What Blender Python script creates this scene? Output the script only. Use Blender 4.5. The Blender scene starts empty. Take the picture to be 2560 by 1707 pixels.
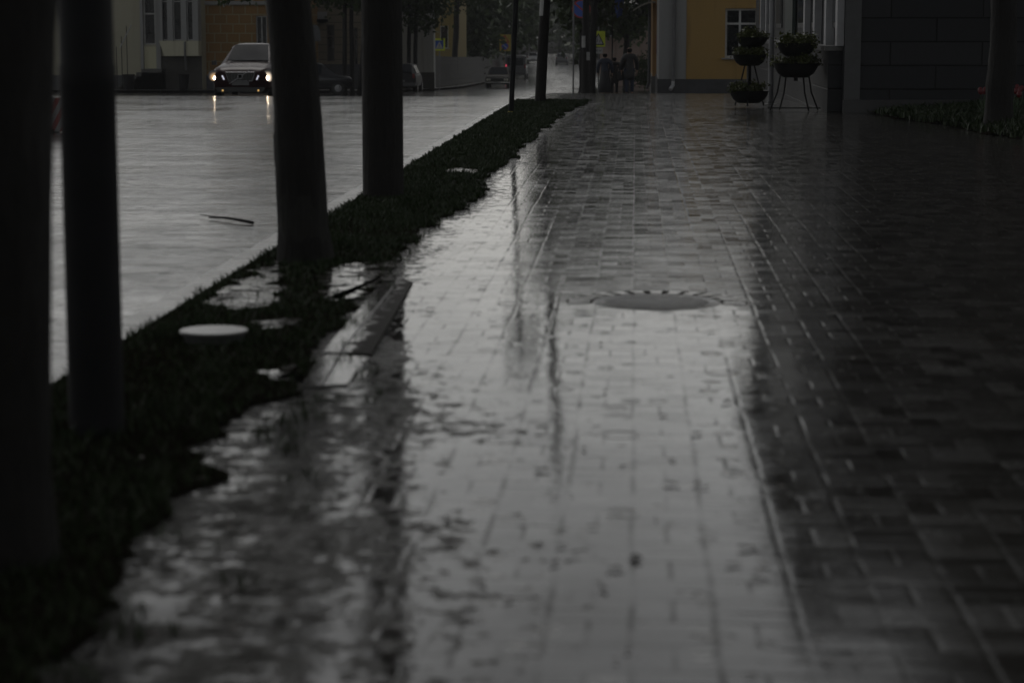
import bpy, bmesh, math, random
import numpy as np
from mathutils import Vector, Matrix, Euler
random.seed(7); RNG = np.random.default_rng(11)
S = bpy.context.scene; COL = S.collection
R = math.radians; PI = math.pi

# ------------------------------------------------------------------ camera geometry
F = 5400.0; PITCH = math.atan(783.5/F); YAW = math.atan(310/F*math.cos(PITCH)); CH = 1.4
CAMROT = Euler((PI/2 - PITCH, 0, YAW), 'XYZ').to_matrix()
def ray(x, y):
    return CAMROT @ Vector(((x-1280)/F, (853.5-y)/F, -1))
def at(x, y, Y):                       # world point on the sight line of a photo pixel at street distance Y
    d = ray(x, y); t = Y/d.y
    return Vector((d.x*t, Y, CH + d.z*t))
def gp(x, y, z=0.0):                   # photo pixel -> point on the flat near ground
    d = ray(x, y); t = (z-CH)/d.z
    return Vector((d.x*t, d.y*t, z))
def g52(x, y): return gp(x*1.0884, y*1.0884)
_T = [(-60,0),(20,0),(34,.0),(44,.07),(55,.28),(66,.57),(79,1.06),(92,1.38),(105,1.62),(120,1.98),(150,2.58),(200,3.05),(300,3.35),(450,3.5),(1200,3.6)]
_tx = np.array([a for a, b in _T], float); _ty = np.array([b for a, b in _T], float)
_d = np.diff(_ty)/np.diff(_tx); _m = np.zeros(len(_tx))
for i in range(1, len(_tx)-1):
    _m[i] = 0 if _d[i-1]*_d[i] <= 0 else 2*_d[i-1]*_d[i]/(_d[i-1]+_d[i])
def drop(Y):
    i = int(np.clip(np.searchsorted(_tx, Y)-1, 0, len(_tx)-2)); h = _tx[i+1]-_tx[i]; t = min(max((Y-_tx[i])/h, 0), 1)
    return float((2*t**3-3*t*t+1)*_ty[i]+(t**3-2*t*t+t)*h*_m[i]+(-2*t**3+3*t*t)*_ty[i+1]+(t**3-t*t)*h*_m[i+1])
def gz(Y): return -drop(Y)

# ------------------------------------------------------------------ materials
class NT:
    def __init__(s, name):
        s.m = bpy.data.materials.new(name); s.m.use_nodes = True
        s.t = s.m.node_tree; s.b = s.t.nodes['Principled BSDF']; s.o = s.t.nodes['Material Output']
    def n(s, typ, **kw):
        nd = s.t.nodes.new(typ)
        for k, v in kw.items():
            if k == 'inp':
                for a, b in v.items():
                    if isinstance(b, bpy.types.NodeSocket): s.t.links.new(b, nd.inputs[a])
                    else: nd.inputs[a].default_value = b
            else: setattr(nd, k, v)
        return nd
    def math(s, op, a, b=0.0, c=None, clamp=False):
        nd = s.n('ShaderNodeMath', operation=op, use_clamp=clamp)
        for i, v in enumerate((a, b, c)):
            if v is None: continue
            if isinstance(v, bpy.types.NodeSocket): s.t.links.new(v, nd.inputs[i])
            else: nd.inputs[i].default_value = v
        return nd.outputs[0]
    def sm(s, v, a, b, lo=0.0, hi=1.0):
        nd = s.n('ShaderNodeMapRange', interpolation_type='SMOOTHSTEP')
        s.t.links.new(v, nd.inputs[0])
        for i, q in enumerate((a, b, lo, hi)): nd.inputs[i+1].default_value = q
        return nd.outputs[0]
    def noise(s, scale, detail=3, rough=.55, vec=None, dist=0):
        nd = s.n('ShaderNodeTexNoise'); nd.inputs['Scale'].default_value = scale
        nd.inputs['Detail'].default_value = detail; nd.inputs['Roughness'].default_value = rough
        nd.inputs['Distortion'].default_value = dist
        s.t.links.new(vec if vec is not None else s.pos(), nd.inputs['Vector']); return nd.outputs['Fac']
    def pos(s):
        if not hasattr(s, '_p'): s._p = s.n('ShaderNodeTexCoord').outputs['Object']
        return s._p
    def mixc(s, f, a, b):
        nd = s.n('ShaderNodeMix', data_type='RGBA')
        for i, v in ((0, f), (6, a), (7, b)):
            if isinstance(v, bpy.types.NodeSocket): s.t.links.new(v, nd.inputs[i])
            else: nd.inputs[i].default_value = v if i == 0 else (*v, 1)
        return nd.outputs[2]
    def mixf(s, f, a, b):
        nd = s.n('ShaderNodeMix', data_type='FLOAT')
        for i, v in ((0, f), (2, a), (3, b)):
            if isinstance(v, bpy.types.NodeSocket): s.t.links.new(v, nd.inputs[i])
            else: nd.inputs[i].default_value = v
        return nd.outputs[0]
    def bump(s, h, dist=1.0, strength=1.0, prev=None):
        nd = s.n('ShaderNodeBump'); nd.inputs['Strength'].default_value = strength; nd.inputs['Distance'].default_value = dist
        s.t.links.new(h, nd.inputs['Height'])
        if prev is not None: s.t.links.new(prev, nd.inputs['Normal'])
        return nd.outputs[0]
    def set(s, **kw):
        for k, v in kw.items():
            k = {'base': 'Base Color', 'rough': 'Roughness', 'normal': 'Normal', 'metal': 'Metallic', 'ior': 'IOR', 'spec': 'Specular IOR Level',
                 'emit': 'Emission Color', 'estr': 'Emission Strength', 'coat': 'Coat Weight', 'alpha': 'Alpha'}.get(k, k)
            if isinstance(v, bpy.types.NodeSocket): s.t.links.new(v, s.b.inputs[k])
            elif isinstance(v, tuple) and len(v) == 3: s.b.inputs[k].default_value = (*v, 1)
            else: s.b.inputs[k].default_value = v
        return s.m
_mc = {}
def mat(name, col, rough=.5, var=.25, scale=6.0, bump=.0, metal=0.0, spec=.5, coat=0.0):
    """weathered plain surface: colour varied by two noises, rain-dulled roughness, optional bump"""
    if name in _mc: return _mc[name]
    t = NT(name); n1 = t.noise(scale, 5, .6); n2 = t.noise(scale*.23, 3)
    f = t.math('MULTIPLY', t.math('ADD', n1, n2), .5)
    a = tuple(c*(1-var) for c in col); b = tuple(min(c*(1+var), .9) for c in col)
    t.set(base=t.mixc(t.sm(f, .3, .7), a, b), rough=t.mixf(n2, max(rough-.12, .03), min(rough+.12, 1)), metal=metal, spec=spec, coat=coat)
    if bump: t.set(normal=t.bump(n1, bump))
    _mc[name] = t.m; return t.m
def emis(name, col, strength):
    if name in _mc: return _mc[name]
    t = NT(name); t.set(base=(.4,.4,.4), emit=col, estr=strength, rough=.2); _mc[name] = t.m; return t.m
def glassy(name, col=(.012,.014,.016), rough=.08):
    if name in _mc: return _mc[name]
    t = NT(name); n = t.noise(3, 3); t.set(base=t.mixc(n, tuple(c*.6 for c in col), tuple(c*1.5 for c in col)), rough=rough, ior=1.5)
    _mc[name] = t.m; return t.m

# ------------------------------------------------------------------ mesh builder
class MB:
    def __init__(s): s.v = []; s.f = []; s.mi = []
    def add(s, vs, fs, mi=0):
        o = len(s.v); s.v += [tuple(p) for p in vs]; s.f += [tuple(i+o for i in q) for q in fs]; s.mi += [mi]*len(fs); return s
    def box(s, x0, x1, y0, y1, z0, z1, mi=0, M=None, bev=0):
        vs = [(x0,y0,z0),(x1,y0,z0),(x1,y1,z0),(x0,y1,z0),(x0,y0,z1),(x1,y0,z1),(x1,y1,z1),(x0,y1,z1)]
        if M is not None: vs = [M @ Vector(p) for p in vs]
        return s.add(vs, [(0,3,2,1),(4,5,6,7),(0,1,5,4),(1,2,6,5),(2,3,7,6),(3,0,4,7)], mi)
    def prism(s, pts, y0, y1, mi=0):          # outline in x,z extruded along y
        n = len(pts); vs = [(x,y0,z) for x,z in pts]+[(x,y1,z) for x,z in pts]
        return s.add(vs, [tuple(range(n)), tuple(reversed(range(n,2*n)))]+[(i,i+n,(i+1)%n+n,(i+1)%n) for i in range(n)], mi)
    def tube(s, pts, rs, n=8, mi=0, cap=True, wob=0.0):
        pts = [Vector(p) for p in pts]; rings = []
        for i, p in enumerate(pts):
            d = (pts[min(i+1,len(pts)-1)]-pts[max(i-1,0)]).normalized()
            a = d.cross(Vector((0,1,0)) if abs(d.y) < .9 else Vector((1,0,0))).normalized(); b = d.cross(a)
            r = rs[i] if hasattr(rs, '__len__') else rs
            rings.append([p + (a*math.cos(t*2*PI/n)+b*math.sin(t*2*PI/n))*r*(1+wob*random.uniform(-1,1)) for t in range(n)])
        vs = [q for r_ in rings for q in r_]; fs = []
        for i in range(len(pts)-1):
            for k in range(n): fs.append((i*n+k, i*n+(k+1)%n, (i+1)*n+(k+1)%n, (i+1)*n+k))
        if cap: fs += [tuple(reversed(range(n))), tuple((len(pts)-1)*n+k for k in range(n))]
        return s.add(vs, fs, mi)
    def lathe(s, prof, c=(0,0,0), n=20, mi=0, axis='z'):
        vs = []; fs = []
        for r, z in prof:
            for k in range(n):
                a = k*2*PI/n; p = (r*math.cos(a), r*math.sin(a), z)
                if axis == 'y': p = (p[0], z, p[1])
                if axis == 'x': p = (z, p[0], p[1])
                vs.append((p[0]+c[0], p[1]+c[1], p[2]+c[2]))
        for i in range(len(prof)-1):
            for k in range(n): fs.append((i*n+k, i*n+(k+1)%n, (i+1)*n+(k+1)%n, (i+1)*n+k))
        fs += [tuple(reversed(range(n))), tuple((len(prof)-1)*n+k for k in range(n))]
        return s.add(vs, fs, mi)
    def build(s, name, mats, parent=None, smooth=False, loc=None, fix=True):
        me = bpy.data.meshes.new(name); me.from_pydata(s.v, [], s.f); me.update()
        for m in (mats if isinstance(mats, (list, tuple)) else [mats]): me.materials.append(m)
        if any(s.mi): me.polygons.foreach_set('material_index', s.mi)
        if fix:
            bm = bmesh.new(); bm.from_mesh(me); bmesh.ops.recalc_face_normals(bm, faces=bm.faces); bm.to_mesh(me); bm.free()
        if smooth:
            me.shade_smooth()
            try: me.set_sharp_from_angle(angle=R(smooth if smooth > 1 else 40))
            except Exception: pass
        return link(name, me, parent, loc)
def link(name, me, parent=None, loc=None):
    o = bpy.data.objects.new(name, me); COL.objects.link(o)
    if parent is not None: o.parent = parent
    if loc is not None: o.location = loc
    return o
def npmesh(name, V, Fc, mats, parent=None, nv=None):
    """fast mesh: V (n,3), Fc (m,k) all faces of k corners"""
    me = bpy.data.meshes.new(name); V = np.asarray(V, np.float32); Fc = np.asarray(Fc, np.int32); k = Fc.shape[1]
    me.vertices.add(len(V)); me.vertices.foreach_set('co', V.ravel())
    me.loops.add(Fc.size); me.loops.foreach_set('vertex_index', Fc.ravel())
    me.polygons.add(len(Fc)); me.polygons.foreach_set('loop_start', np.arange(0, Fc.size, k, dtype=np.int32))
    me.update(calc_edges=True)
    for m in (mats if isinstance(mats, (list, tuple)) else [mats]): me.materials.append(m)
    return link(name, me, parent)
def tag(o, label=None, cat=None, group=None, kind=None):
    if label: o['label'] = label
    if cat: o['category'] = cat
    if group: o['group'] = group
    if kind: o['kind'] = kind
    return o
def thing(name, label, cat, loc=(0,0,0), rz=0, group=None):
    o = bpy.data.objects.new(name, None); COL.objects.link(o); o.location = loc; o.rotation_euler = (0,0,rz)
    o.empty_display_size = .2
    return tag(o, label, cat, group)
def copy_tree(o, parent=None):
    c = o.copy(); COL.objects.link(c); c.parent = parent
    for ch in list(o.children): copy_tree(ch, c)
    return c
def struct(o): o['kind'] = 'structure'; return o

# ------------------------------------------------------------------ world, sun, camera
W = bpy.data.worlds.new("World"); S.world = W; W.use_nodes = True
wt = W.node_tree; bg = wt.nodes['Background']
sky = wt.nodes.new('ShaderNodeTexSky'); sky.sky_type = 'NISHITA'; sky.sun_disc = False
SUN_EL, SUN_AZ = 52.0, -12.0            # overcast sun high beyond the street
sky.sun_elevation = R(SUN_EL); sky.sun_rotation = R(SUN_AZ); sky.air_density = 1.6; sky.dust_density = 3.0; sky.ozone_density = 1.0
hs = wt.nodes.new('ShaderNodeHueSaturation'); hs.inputs['Saturation'].default_value = .16
wt.links.new(sky.outputs[0], hs.inputs['Color'])
bg.inputs['Strength'].default_value = .15
wtc = wt.nodes.new('ShaderNodeTexCoord'); wsp = wt.nodes.new('ShaderNodeSeparateXYZ'); wt.links.new(wtc.outputs['Generated'], wsp.inputs[0])
wmr = wt.nodes.new('ShaderNodeMapRange'); wmr.interpolation_type = 'SMOOTHSTEP'; wt.links.new(wsp.outputs[2], wmr.inputs[0])      # rain clouds grow heavier overhead
for i_, q_ in enumerate((.09, .52, 1.0, .30)): wmr.inputs[i_+1].default_value = q_
wno = wt.nodes.new('ShaderNodeTexNoise'); wno.inputs['Scale'].default_value = 2.6; wno.inputs['Detail'].default_value = 5; wt.links.new(wtc.outputs['Generated'], wno.inputs['Vector'])
wcl = wt.nodes.new('ShaderNodeMapRange'); wt.links.new(wno.outputs['Fac'], wcl.inputs[0])
for i_, q_ in enumerate((.3, .7, .72, 1.25)): wcl.inputs[i_+1].default_value = q_
wmu = wt.nodes.new('ShaderNodeMath'); wmu.operation = 'MULTIPLY'; wt.links.new(wmr.outputs[0], wmu.inputs[0]); wt.links.new(wcl.outputs[0], wmu.inputs[1])
wvm = wt.nodes.new('ShaderNodeVectorMath'); wvm.operation = 'SCALE'; wt.links.new(hs.outputs[0], wvm.inputs[0]); wt.links.new(wmu.outputs[0], wvm.inputs['Scale'])
wt.links.new(wvm.outputs[0], bg.inputs['Color'])
sl = bpy.data.lights.new('sun', 'SUN'); sl.energy = .5; sl.angle = R(25); sl.color = (1,.97,.93)
so = bpy.data.objects.new('sun', sl); COL.objects.link(so)
sd = Vector((math.sin(R(SUN_AZ))*math.cos(R(SUN_EL)), math.cos(R(SUN_AZ))*math.cos(R(SUN_EL)), math.sin(R(SUN_EL))))
so.rotation_euler = sd.to_track_quat('Z', 'Y').to_euler(); so.location = (0, 40, 60)
cam = bpy.data.cameras.new('camera'); cam.sensor_width = 36; cam.lens = 36*F/2560; cam.clip_end = 5000; cam.clip_start = .05
cam.dof.use_dof = True; cam.dof.focus_distance = 34; cam.dof.aperture_fstop = 2.7; cam.dof.aperture_blades = 8
co = bpy.data.objects.new('camera', cam); COL.objects.link(co); co.location = (0,0,CH); co.rotation_euler = (PI/2-PITCH, 0, YAW); S.camera = co
S.view_settings.view_transform = 'Standard'; S.view_settings.look = 'None'; S.view_settings.gamma = 1; S.view_settings.exposure = -.50
cy = S.cycles; cy.max_bounces = 5; cy.diffuse_bounces = 2; cy.glossy_bounces = 3; cy.transmission_bounces = 3; cy.volume_bounces = 0; cy.transparent_max_bounces = 6
cy.use_denoising = True; cy.sample_clamp_indirect = 4; cy.caustics_reflective = False; cy.caustics_refractive = False
try: cy.denoiser = 'OPENIMAGEDENOISE'
except Exception: pass

# ------------------------------------------------------------------ ground materials
def rain_rings(t, scale, thr=.55):
    """ring ripples left by rain drops: one ring per random cell"""
    vo = t.n('ShaderNodeTexVoronoi'); vo.inputs['Scale'].default_value = scale; t.t.links.new(t.pos(), vo.inputs['Vector'])
    d = vo.outputs['Distance']; sepc = t.n('ShaderNodeSeparateColor'); t.t.links.new(vo.outputs['Color'], sepc.inputs[0])
    ph = sepc.outputs[0]; r = t.math('MULTIPLY', sepc.outputs[1], .35)
    x = t.math('SUBTRACT', d, r); w = t.math('SINE', t.math('MULTIPLY', x, 60.0))
    env = t.sm(t.math('ABSOLUTE', x), .0, .12, 1, 0)
    return t.math('MULTIPLY', t.math('MULTIPLY', w, env), t.math('GREATER_THAN', ph, thr))
def m_pavement():
    t = NT('wet_block_paving'); p = t.pos()
    sep = t.n('ShaderNodeSeparateXYZ'); t.t.links.new(p, sep.inputs[0])
    wob = t.math('MULTIPLY', t.math('SUBTRACT', t.noise(.8, 3), .5), .03); wob2 = t.math('MULTIPLY', t.math('SUBTRACT', t.noise(1.1, 2, vec=t.n('ShaderNodeVectorMath', operation='ADD', inp={0: p, 1: (7,3,0)}).outputs[0]), .5), .03)
    u = t.math('MULTIPLY', t.math('ADD', sep.outputs[0], wob), 5.0); v = t.math('MULTIPLY', t.math('ADD', sep.outputs[1], wob2), 5.0)
    fu = t.math('FRACT', u); fv = t.math('FRACT', v); iu = t.math('FLOOR', u); iv = t.math('FLOOR', v)
    chk = t.math('FLOORED_MODULO', t.math('ADD', iu, iv), 2.0)
    du = t.math('MINIMUM', fu, t.math('SUBTRACT', 1, fu)); dv = t.math('MINIMUM', fv, t.math('SUBTRACT', 1, fv))
    md = t.mixf(chk, t.math('ABSOLUTE', t.math('SUBTRACT', fv, .5)), t.math('ABSOLUTE', t.math('SUBTRACT', fu, .5)))
    edge = t.math('MINIMUM', t.math('MINIMUM', t.math('MULTIPLY', du, .8), dv), md)
    joint = t.sm(edge, .012, .055, 1, 0)                      # 1 in the joints
    hx = t.math('MULTIPLY', t.math('GREATER_THAN', fu, .5), chk); hy = t.math('MULTIPLY', t.math('GREATER_THAN', fv, .5), t.math('SUBTRACT', 1, chk))
    cid = t.n('ShaderNodeCombineXYZ'); t.t.links.new(t.math('ADD', iu, t.math('MULTIPLY', hx, .5)), cid.inputs[0]); t.t.links.new(t.math('ADD', iv, t.math('MULTIPLY', hy, .5)), cid.inputs[1])
    wn = t.n('ShaderNodeTexWhiteNoise', noise_dimensions='2D'); t.t.links.new(cid.outputs[0], wn.inputs['Vector']); rnd = wn.outputs['Value']
    rc = t.n('ShaderNodeSeparateColor'); t.t.links.new(wn.outputs['Color'], rc.inputs[0])
    aw = t.n('ShaderNodeAttribute', attribute_name='wet').outputs['Fac']; am = t.n('ShaderNodeAttribute', attribute_name='mud').outputs['Fac']
    big = t.noise(.9, 4, .6); fine = t.noise(70, 4, .65); med = t.noise(9, 4, .6)
    wet = t.sm(t.math('ADD', aw, t.math('MULTIPLY', t.math('SUBTRACT', big, .5), .9)), .32, .72)
    mudn = t.math('ADD', t.math('MULTIPLY', t.math('SUBTRACT', t.noise(11, 6, .68), .5), 1.9), t.math('MULTIPLY', t.math('SUBTRACT', big, .5), .5))
    mud = t.sm(t.math('ADD', am, mudn), .30, .76)
    spot = t.sm(t.noise(26, 2, .5), .66, .74)                   # leaf crumbs and grit
    def aniso(sx, sy, det=3):
        mp = t.n('ShaderNodeMapping'); mp.inputs['Scale'].default_value = (sx, sy, 1); t.t.links.new(p, mp.inputs[0]); return t.noise(1.0, det, .6, vec=mp.outputs[0])
    film = t.sm(t.math('ADD', t.math('MULTIPLY', t.noise(1.7, 5, .65), .65), t.math('MULTIPLY', aniso(1.5, 9), .35)), .38, .62)
    jm = t.math('MULTIPLY', joint, t.sm(t.noise(3.1, 4, .6), .36, .62, .08, 1.0))           # joints partly silted up
    c = t.mixc(rnd, (.017,.0165,.016), (.040,.039,.037)); c = t.mixc(t.math('MULTIPLY', big, .35), c, (.034,.029,.022))
    c = t.mixc(t.math('MULTIPLY', jm, .8), c, (.018,.017,.014)); c = t.mixc(t.math('MULTIPLY', spot, .6), c, (.012,.010,.007))
    c = t.mixc(mud, c, (.012,.0105,.008))
    rough = t.mixf(wet, t.mixf(rnd, .07, .18), .04); rough = t.math('ADD', rough, t.math('MULTIPLY', spot, .25))
    rough = t.math('ADD', rough, t.math('MULTIPLY', jm, .05)); rough = t.mixf(mud, rough, .55)
    tilt = t.math('ADD', t.math('MULTIPLY', t.math('SUBTRACT', rc.outputs[0], .5), t.math('SUBTRACT', fu, .5)), t.math('MULTIPLY', t.math('SUBTRACT', rc.outputs[1], .5), t.math('SUBTRACT', fv, .5)))
    h = t.math('ADD', t.math('MULTIPLY', jm, t.mixf(wet, -.0011, -.0010)), t.math('MULTIPLY', tilt, .0036))
    h = t.math('ADD', h, t.math('MULTIPLY', fine, .0003)); h = t.math('ADD', h, t.math('MULTIPLY', med, .0014))
    h = t.math('MULTIPLY', h, t.mixf(wet, 1.0, .33))
    rip = t.math('ADD', t.math('MULTIPLY', aniso(5, 20), .0006), t.math('MULTIPLY', aniso(12, 50, 2), .0002))     # wind and rain ripples on the film
    h = t.math('ADD', h, t.math('MULTIPLY', rip, t.mixf(film, 1.0, .45)))
    h = t.math('ADD', h, t.math('MULTIPLY', t.math('ADD', rain_rings(t, 5, .6), t.math('MULTIPLY', rain_rings(t, 9, .6), .6)), t.math('MULTIPLY', wet, .0005)))
    h = t.math('ADD', h, t.math('MULTIPLY', t.math('MULTIPLY', t.noise(14, 3, .6), mud), .02))
    sp = t.mixf(t.math('MULTIPLY', jm, wet), t.mixf(wet, t.math('MULTIPLY', t.mixf(film, .02, .20), t.mixf(rnd, .6, 1.35)), t.mixf(film, .38, .54)), .08)
    sp = t.math('ADD', sp, t.math('MULTIPLY', t.math('MULTIPLY', jm, t.math('SUBTRACT', 1, wet)), .05))
    return t.set(base=c, rough=rough, normal=t.bump(h), ior=1.36, spec=t.mixf(mud, sp, .045))
def m_road():
    t = NT('rain_covered_asphalt'); big = t.noise(.33, 4, .6); med = t.noise(2.2, 4, .6); fine = t.noise(9, 3, .6); grit = t.noise(110, 3, .7)
    ml = t.n('ShaderNodeMapping'); ml.inputs['Scale'].default_value = (1.6, .05, 1); t.t.links.new(t.pos(), ml.inputs[0]); rut = t.noise(1.0, 3, .5, vec=ml.outputs[0])
    def aniso(sx, sy, det=3):
        mp = t.n('ShaderNodeMapping'); mp.inputs['Scale'].default_value = (sx, sy, 1); t.t.links.new(t.pos(), mp.inputs[0]); return t.noise(1.0, det, .62, vec=mp.outputs[0])
    film = t.sm(t.math('ADD', t.math('ADD', t.math('MULTIPLY', big, .35), t.math('MULTIPLY', rut, .25)), t.math('MULTIPLY', aniso(.22, .8, 5), .4)), .40, .60)
    h = t.math('ADD', t.math('MULTIPLY', fine, .0022), t.math('MULTIPLY', med, .011)); h = t.math('ADD', h, t.math('MULTIPLY', grit, .0008))
    h = t.math('ADD', h, t.math('ADD', t.math('MULTIPLY', aniso(2.0, 6), .0060), t.math('MULTIPLY', aniso(6, 30), .0012)))
    h = t.math('MULTIPLY', h, t.mixf(film, 1.25, .75))
    h = t.math('ADD', h, t.math('MULTIPLY', t.math('ADD', rain_rings(t, 4, .4), rain_rings(t, 8, .5)), .0008))
    c = t.mixc(grit, (.024,.024,.025), (.048,.047,.045))
    return t.set(base=c, rough=t.mixf(film, .18, .11), normal=t.bump(h), ior=1.36, spec=t.math('MULTIPLY', t.mixf(film, .17, .62), t.sm(t.math('ADD', t.math('MULTIPLY', t.noise(1.6, 6, .72), .6), t.math('MULTIPLY', t.noise(6, 5, .7), .4)), .43, .56, .25, 1.2)))
def m_soil():
    t = NT('wet_black_soil'); n = t.noise(18, 6, .65); n2 = t.noise(3, 4)
    return t.set(base=t.mixc(n, (.006,.0055,.004), (.017,.014,.010)), rough=t.mixf(n2, .5, .75), normal=t.bump(n, .03), spec=.0)
def m_water():
    t = NT('rain_puddle_water'); n = t.noise(12, 3); n2 = t.noise(2.5, 4)
    mp = t.n('ShaderNodeMapping'); mp.inputs['Scale'].default_value = (5, 6.5, 1); t.t.links.new(t.pos(), mp.inputs[0]); isl = t.sm(t.noise(1.0, 6, .7, vec=mp.outputs[0]), .46, .60)
    h = t.math('ADD', t.math('MULTIPLY', n, .0014), t.math('MULTIPLY', rain_rings(t, 8, .5), .0005))
    return t.set(base=t.mixc(isl, t.mixc(n2, (.02,.018,.013), (.035,.032,.026)), (.010,.009,.006)), rough=t.mixf(isl, .06, .6), normal=t.bump(h), ior=1.34, spec=t.mixf(isl, .46, .02))
def m_grass(name, a, b):
    t = NT(name); n = t.noise(2.3, 4); g = t.n('ShaderNodeNewGeometry'); r = g.outputs['Random Per Island']
    return t.set(base=t.mixc(t.math('MULTIPLY', t.math('ADD', n, r), .5), a, b), rough=.5, spec=.25)
def m_kerb():
    t = NT('wet_kerb_concrete'); sep = t.n('ShaderNodeSeparateXYZ'); t.t.links.new(t.pos(), sep.inputs[0])
    fy = t.math('FRACT', sep.outputs[1]); j = t.sm(t.math('MINIMUM', fy, t.math('SUBTRACT', 1, fy)), .004, .018, 1, 0)
    n = t.noise(30, 5, .65); n2 = t.noise(1.7, 3)
    c = t.mixc(n, (.14,.135,.125), (.24,.235,.22)); c = t.mixc(t.math('MULTIPLY', t.sm(n2, .45, .7), .6), c, (.07,.065,.055)); c = t.mixc(j, c, (.03,.028,.025))
    h = t.math('SUBTRACT', t.math('MULTIPLY', n, .003), t.math('MULTIPLY', j, .008))
    return t.set(base=c, rough=t.mixf(n2, .15, .4), normal=t.bump(h), ior=1.4)
def m_blocks(name, a, b, joint_c, bw, bh, mort=.012, rough=.5, dep=.01, off=.5, vert='XZ'):
    """masonry in courses; bw, bh in metres"""
    t = NT(name); sep = t.n('ShaderNodeSeparateXYZ'); t.t.links.new(t.pos(), sep.inputs[0]); cb = t.n('ShaderNodeCombineXYZ')
    t.t.links.new(t.math('ADD', sep.outputs[0], sep.outputs[1]), cb.inputs[0]); t.t.links.new(sep.outputs[2], cb.inputs[1])
    br = t.n('ShaderNodeTexBrick'); t.t.links.new(cb.outputs[0], br.inputs['Vector']); br.inputs['Scale'].default_value = 1
    br.inputs['Brick Width'].default_value = bw; br.inputs['Row Height'].default_value = bh; br.inputs['Mortar Size'].default_value = mort; br.inputs['Mortar Smooth'].default_value = .3
    br.offset = off; br.inputs['Color1'].default_value = (*a,1); br.inputs['Color2'].default_value = (*b,1); br.inputs['Mortar'].default_value = (*joint_c,1); br.inputs['Bias'].default_value = -.1
    n = t.noise(9, 5, .65); n2 = t.noise(.6, 4)
    c = t.mixc(t.math('MULTIPLY', n, .35), br.outputs['Color'], tuple(x*.5 for x in a)); c = t.mixc(t.math('MULTIPLY', t.sm(n2, .5, .75), .35), c, tuple(x*.6 for x in a))
    h = t.math('ADD', t.math('MULTIPLY', br.outputs['Fac'], -dep), t.math('MULTIPLY', n, .003))
    return t.set(base=c, rough=rough, normal=t.bump(h), spec=.15)
def m_render(name, col, stain=(.5,.45,.4)):
    """painted rendered wall with damp runs"""
    t = NT(name); n = t.noise(14, 5, .65); n2 = t.noise(.7, 4); ml = t.n('ShaderNodeMapping'); ml.inputs['Scale'].default_value = (3.0, 3.0, .25); t.t.links.new(t.pos(), ml.inputs[0])
    run = t.noise(1.0, 5, .6, vec=ml.outputs[0])
    c = t.mixc(n, tuple(x*.9 for x in col), tuple(x*1.08 for x in col)); c = t.mixc(t.math('MULTIPLY', t.sm(run, .5, .72), .45), c, tuple(x*s_ for x, s_ in zip(col, stain)))
    c = t.mixc(t.math('MULTIPLY', n2, .25), c, tuple(x*.7 for x in col))
    return t.set(base=c, rough=.75, normal=t.bump(n, .004))
def m_bark(name, a, b):
    t = NT(name); ml = t.n('ShaderNodeMapping'); ml.inputs['Scale'].default_value = (1, 1, .18); t.t.links.new(t.pos(), ml.inputs[0])
    n = t.noise(34, 6, .7, vec=ml.outputs[0]); n2 = t.noise(4, 3)
    return t.set(base=t.mixc(n, a, b), rough=t.mixf(n2, .5, .75), normal=t.bump(n, .03), spec=.25)
PAVE, ROAD, SOIL, WATER, KERB = m_pavement(), m_road(), m_soil(), m_water(), m_kerb()
GRASS = m_grass('wet_grass', (.009,.017,.0045), (.028,.046,.012)); LEAF = m_grass('wet_leaves', (.020,.034,.010), (.060,.090,.026))
LEAFY = m_grass('young_leaves', (.03,.042,.008), (.085,.095,.020)); BARK = m_bark('wet_bark', (.005,.0045,.004), (.018,.016,.014))

# ------------------------------------------------------------------ polygons helpers
def inpoly(P, poly):
    x, y = P[:,0], P[:,1]; c = np.zeros(len(P), bool); n = len(poly); j = n-1
    for i in range(n):
        xi, yi = poly[i][0], poly[i][1]; xj, yj = poly[j][0], poly[j][1]
        with np.errstate(divide='ignore', invalid='ignore'):
            k = ((yi > y) != (yj > y)) & (x < (xj-xi)*(y-yi)/(yj-yi+1e-12)+xi)
        c ^= k; j = i
    return c
def sdist(P, poly):
    d = np.full(len(P), 1e9); n = len(poly)
    for i in range(n):
        a = np.array(poly[i][:2]); b = np.array(poly[(i+1)%n][:2]); ab = b-a
        t = np.clip(((P-a)@ab)/(ab@ab+1e-12), 0, 1); d = np.minimum(d, np.hypot(*(P-a-t[:,None]*ab).T))
    return np.where(inpoly(P, poly), d, -d)
from mathutils import noise as MN
def rag(poly, amp, step=.05, fr=3.0, seed=0.0, keep=None):
    """polygon outline redrawn as a ragged natural edge"""
    out = []; n = len(poly)
    for i in range(n):
        a = Vector(poly[i][:2]); b = Vector(poly[(i+1)%n][:2]); L = (b-a).length; k = max(1, int(L/step)); nn = Vector((-(b-a).y, (b-a).x)); nn = nn.normalized() if nn.length else nn
        for q in range(k):
            p = a.lerp(b, q/k); v = Vector((p.x*fr+seed, p.y*fr*.6, seed))
            off = amp*(MN.noise(v) + .55*MN.noise(v*2.7) + .35*MN.noise(v*6.5))
            if keep is not None and keep(p): off = 0
            out.append((p.x+nn.x*off, p.y+nn.y*off))
    return out
def sheet_poly(name, poly, z, m, zf=None):
    bm = bmesh.new(); vs = [bm.verts.new((x, y, z if zf is None else zf(x, y))) for x, y in poly]; f = bm.faces.new(vs)
    bmesh.ops.triangulate(bm, faces=[f], ngon_method='EAR_CLIP'); bmesh.ops.recalc_face_normals(bm, faces=bm.faces)
    me = bpy.data.meshes.new(name); bm.to_mesh(me); bm.free(); me.materials.append(m)
    if me.polygons and sum(p.normal.z for p in me.polygons) < 0: me.flip_normals()
    return link(name, me)
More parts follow.
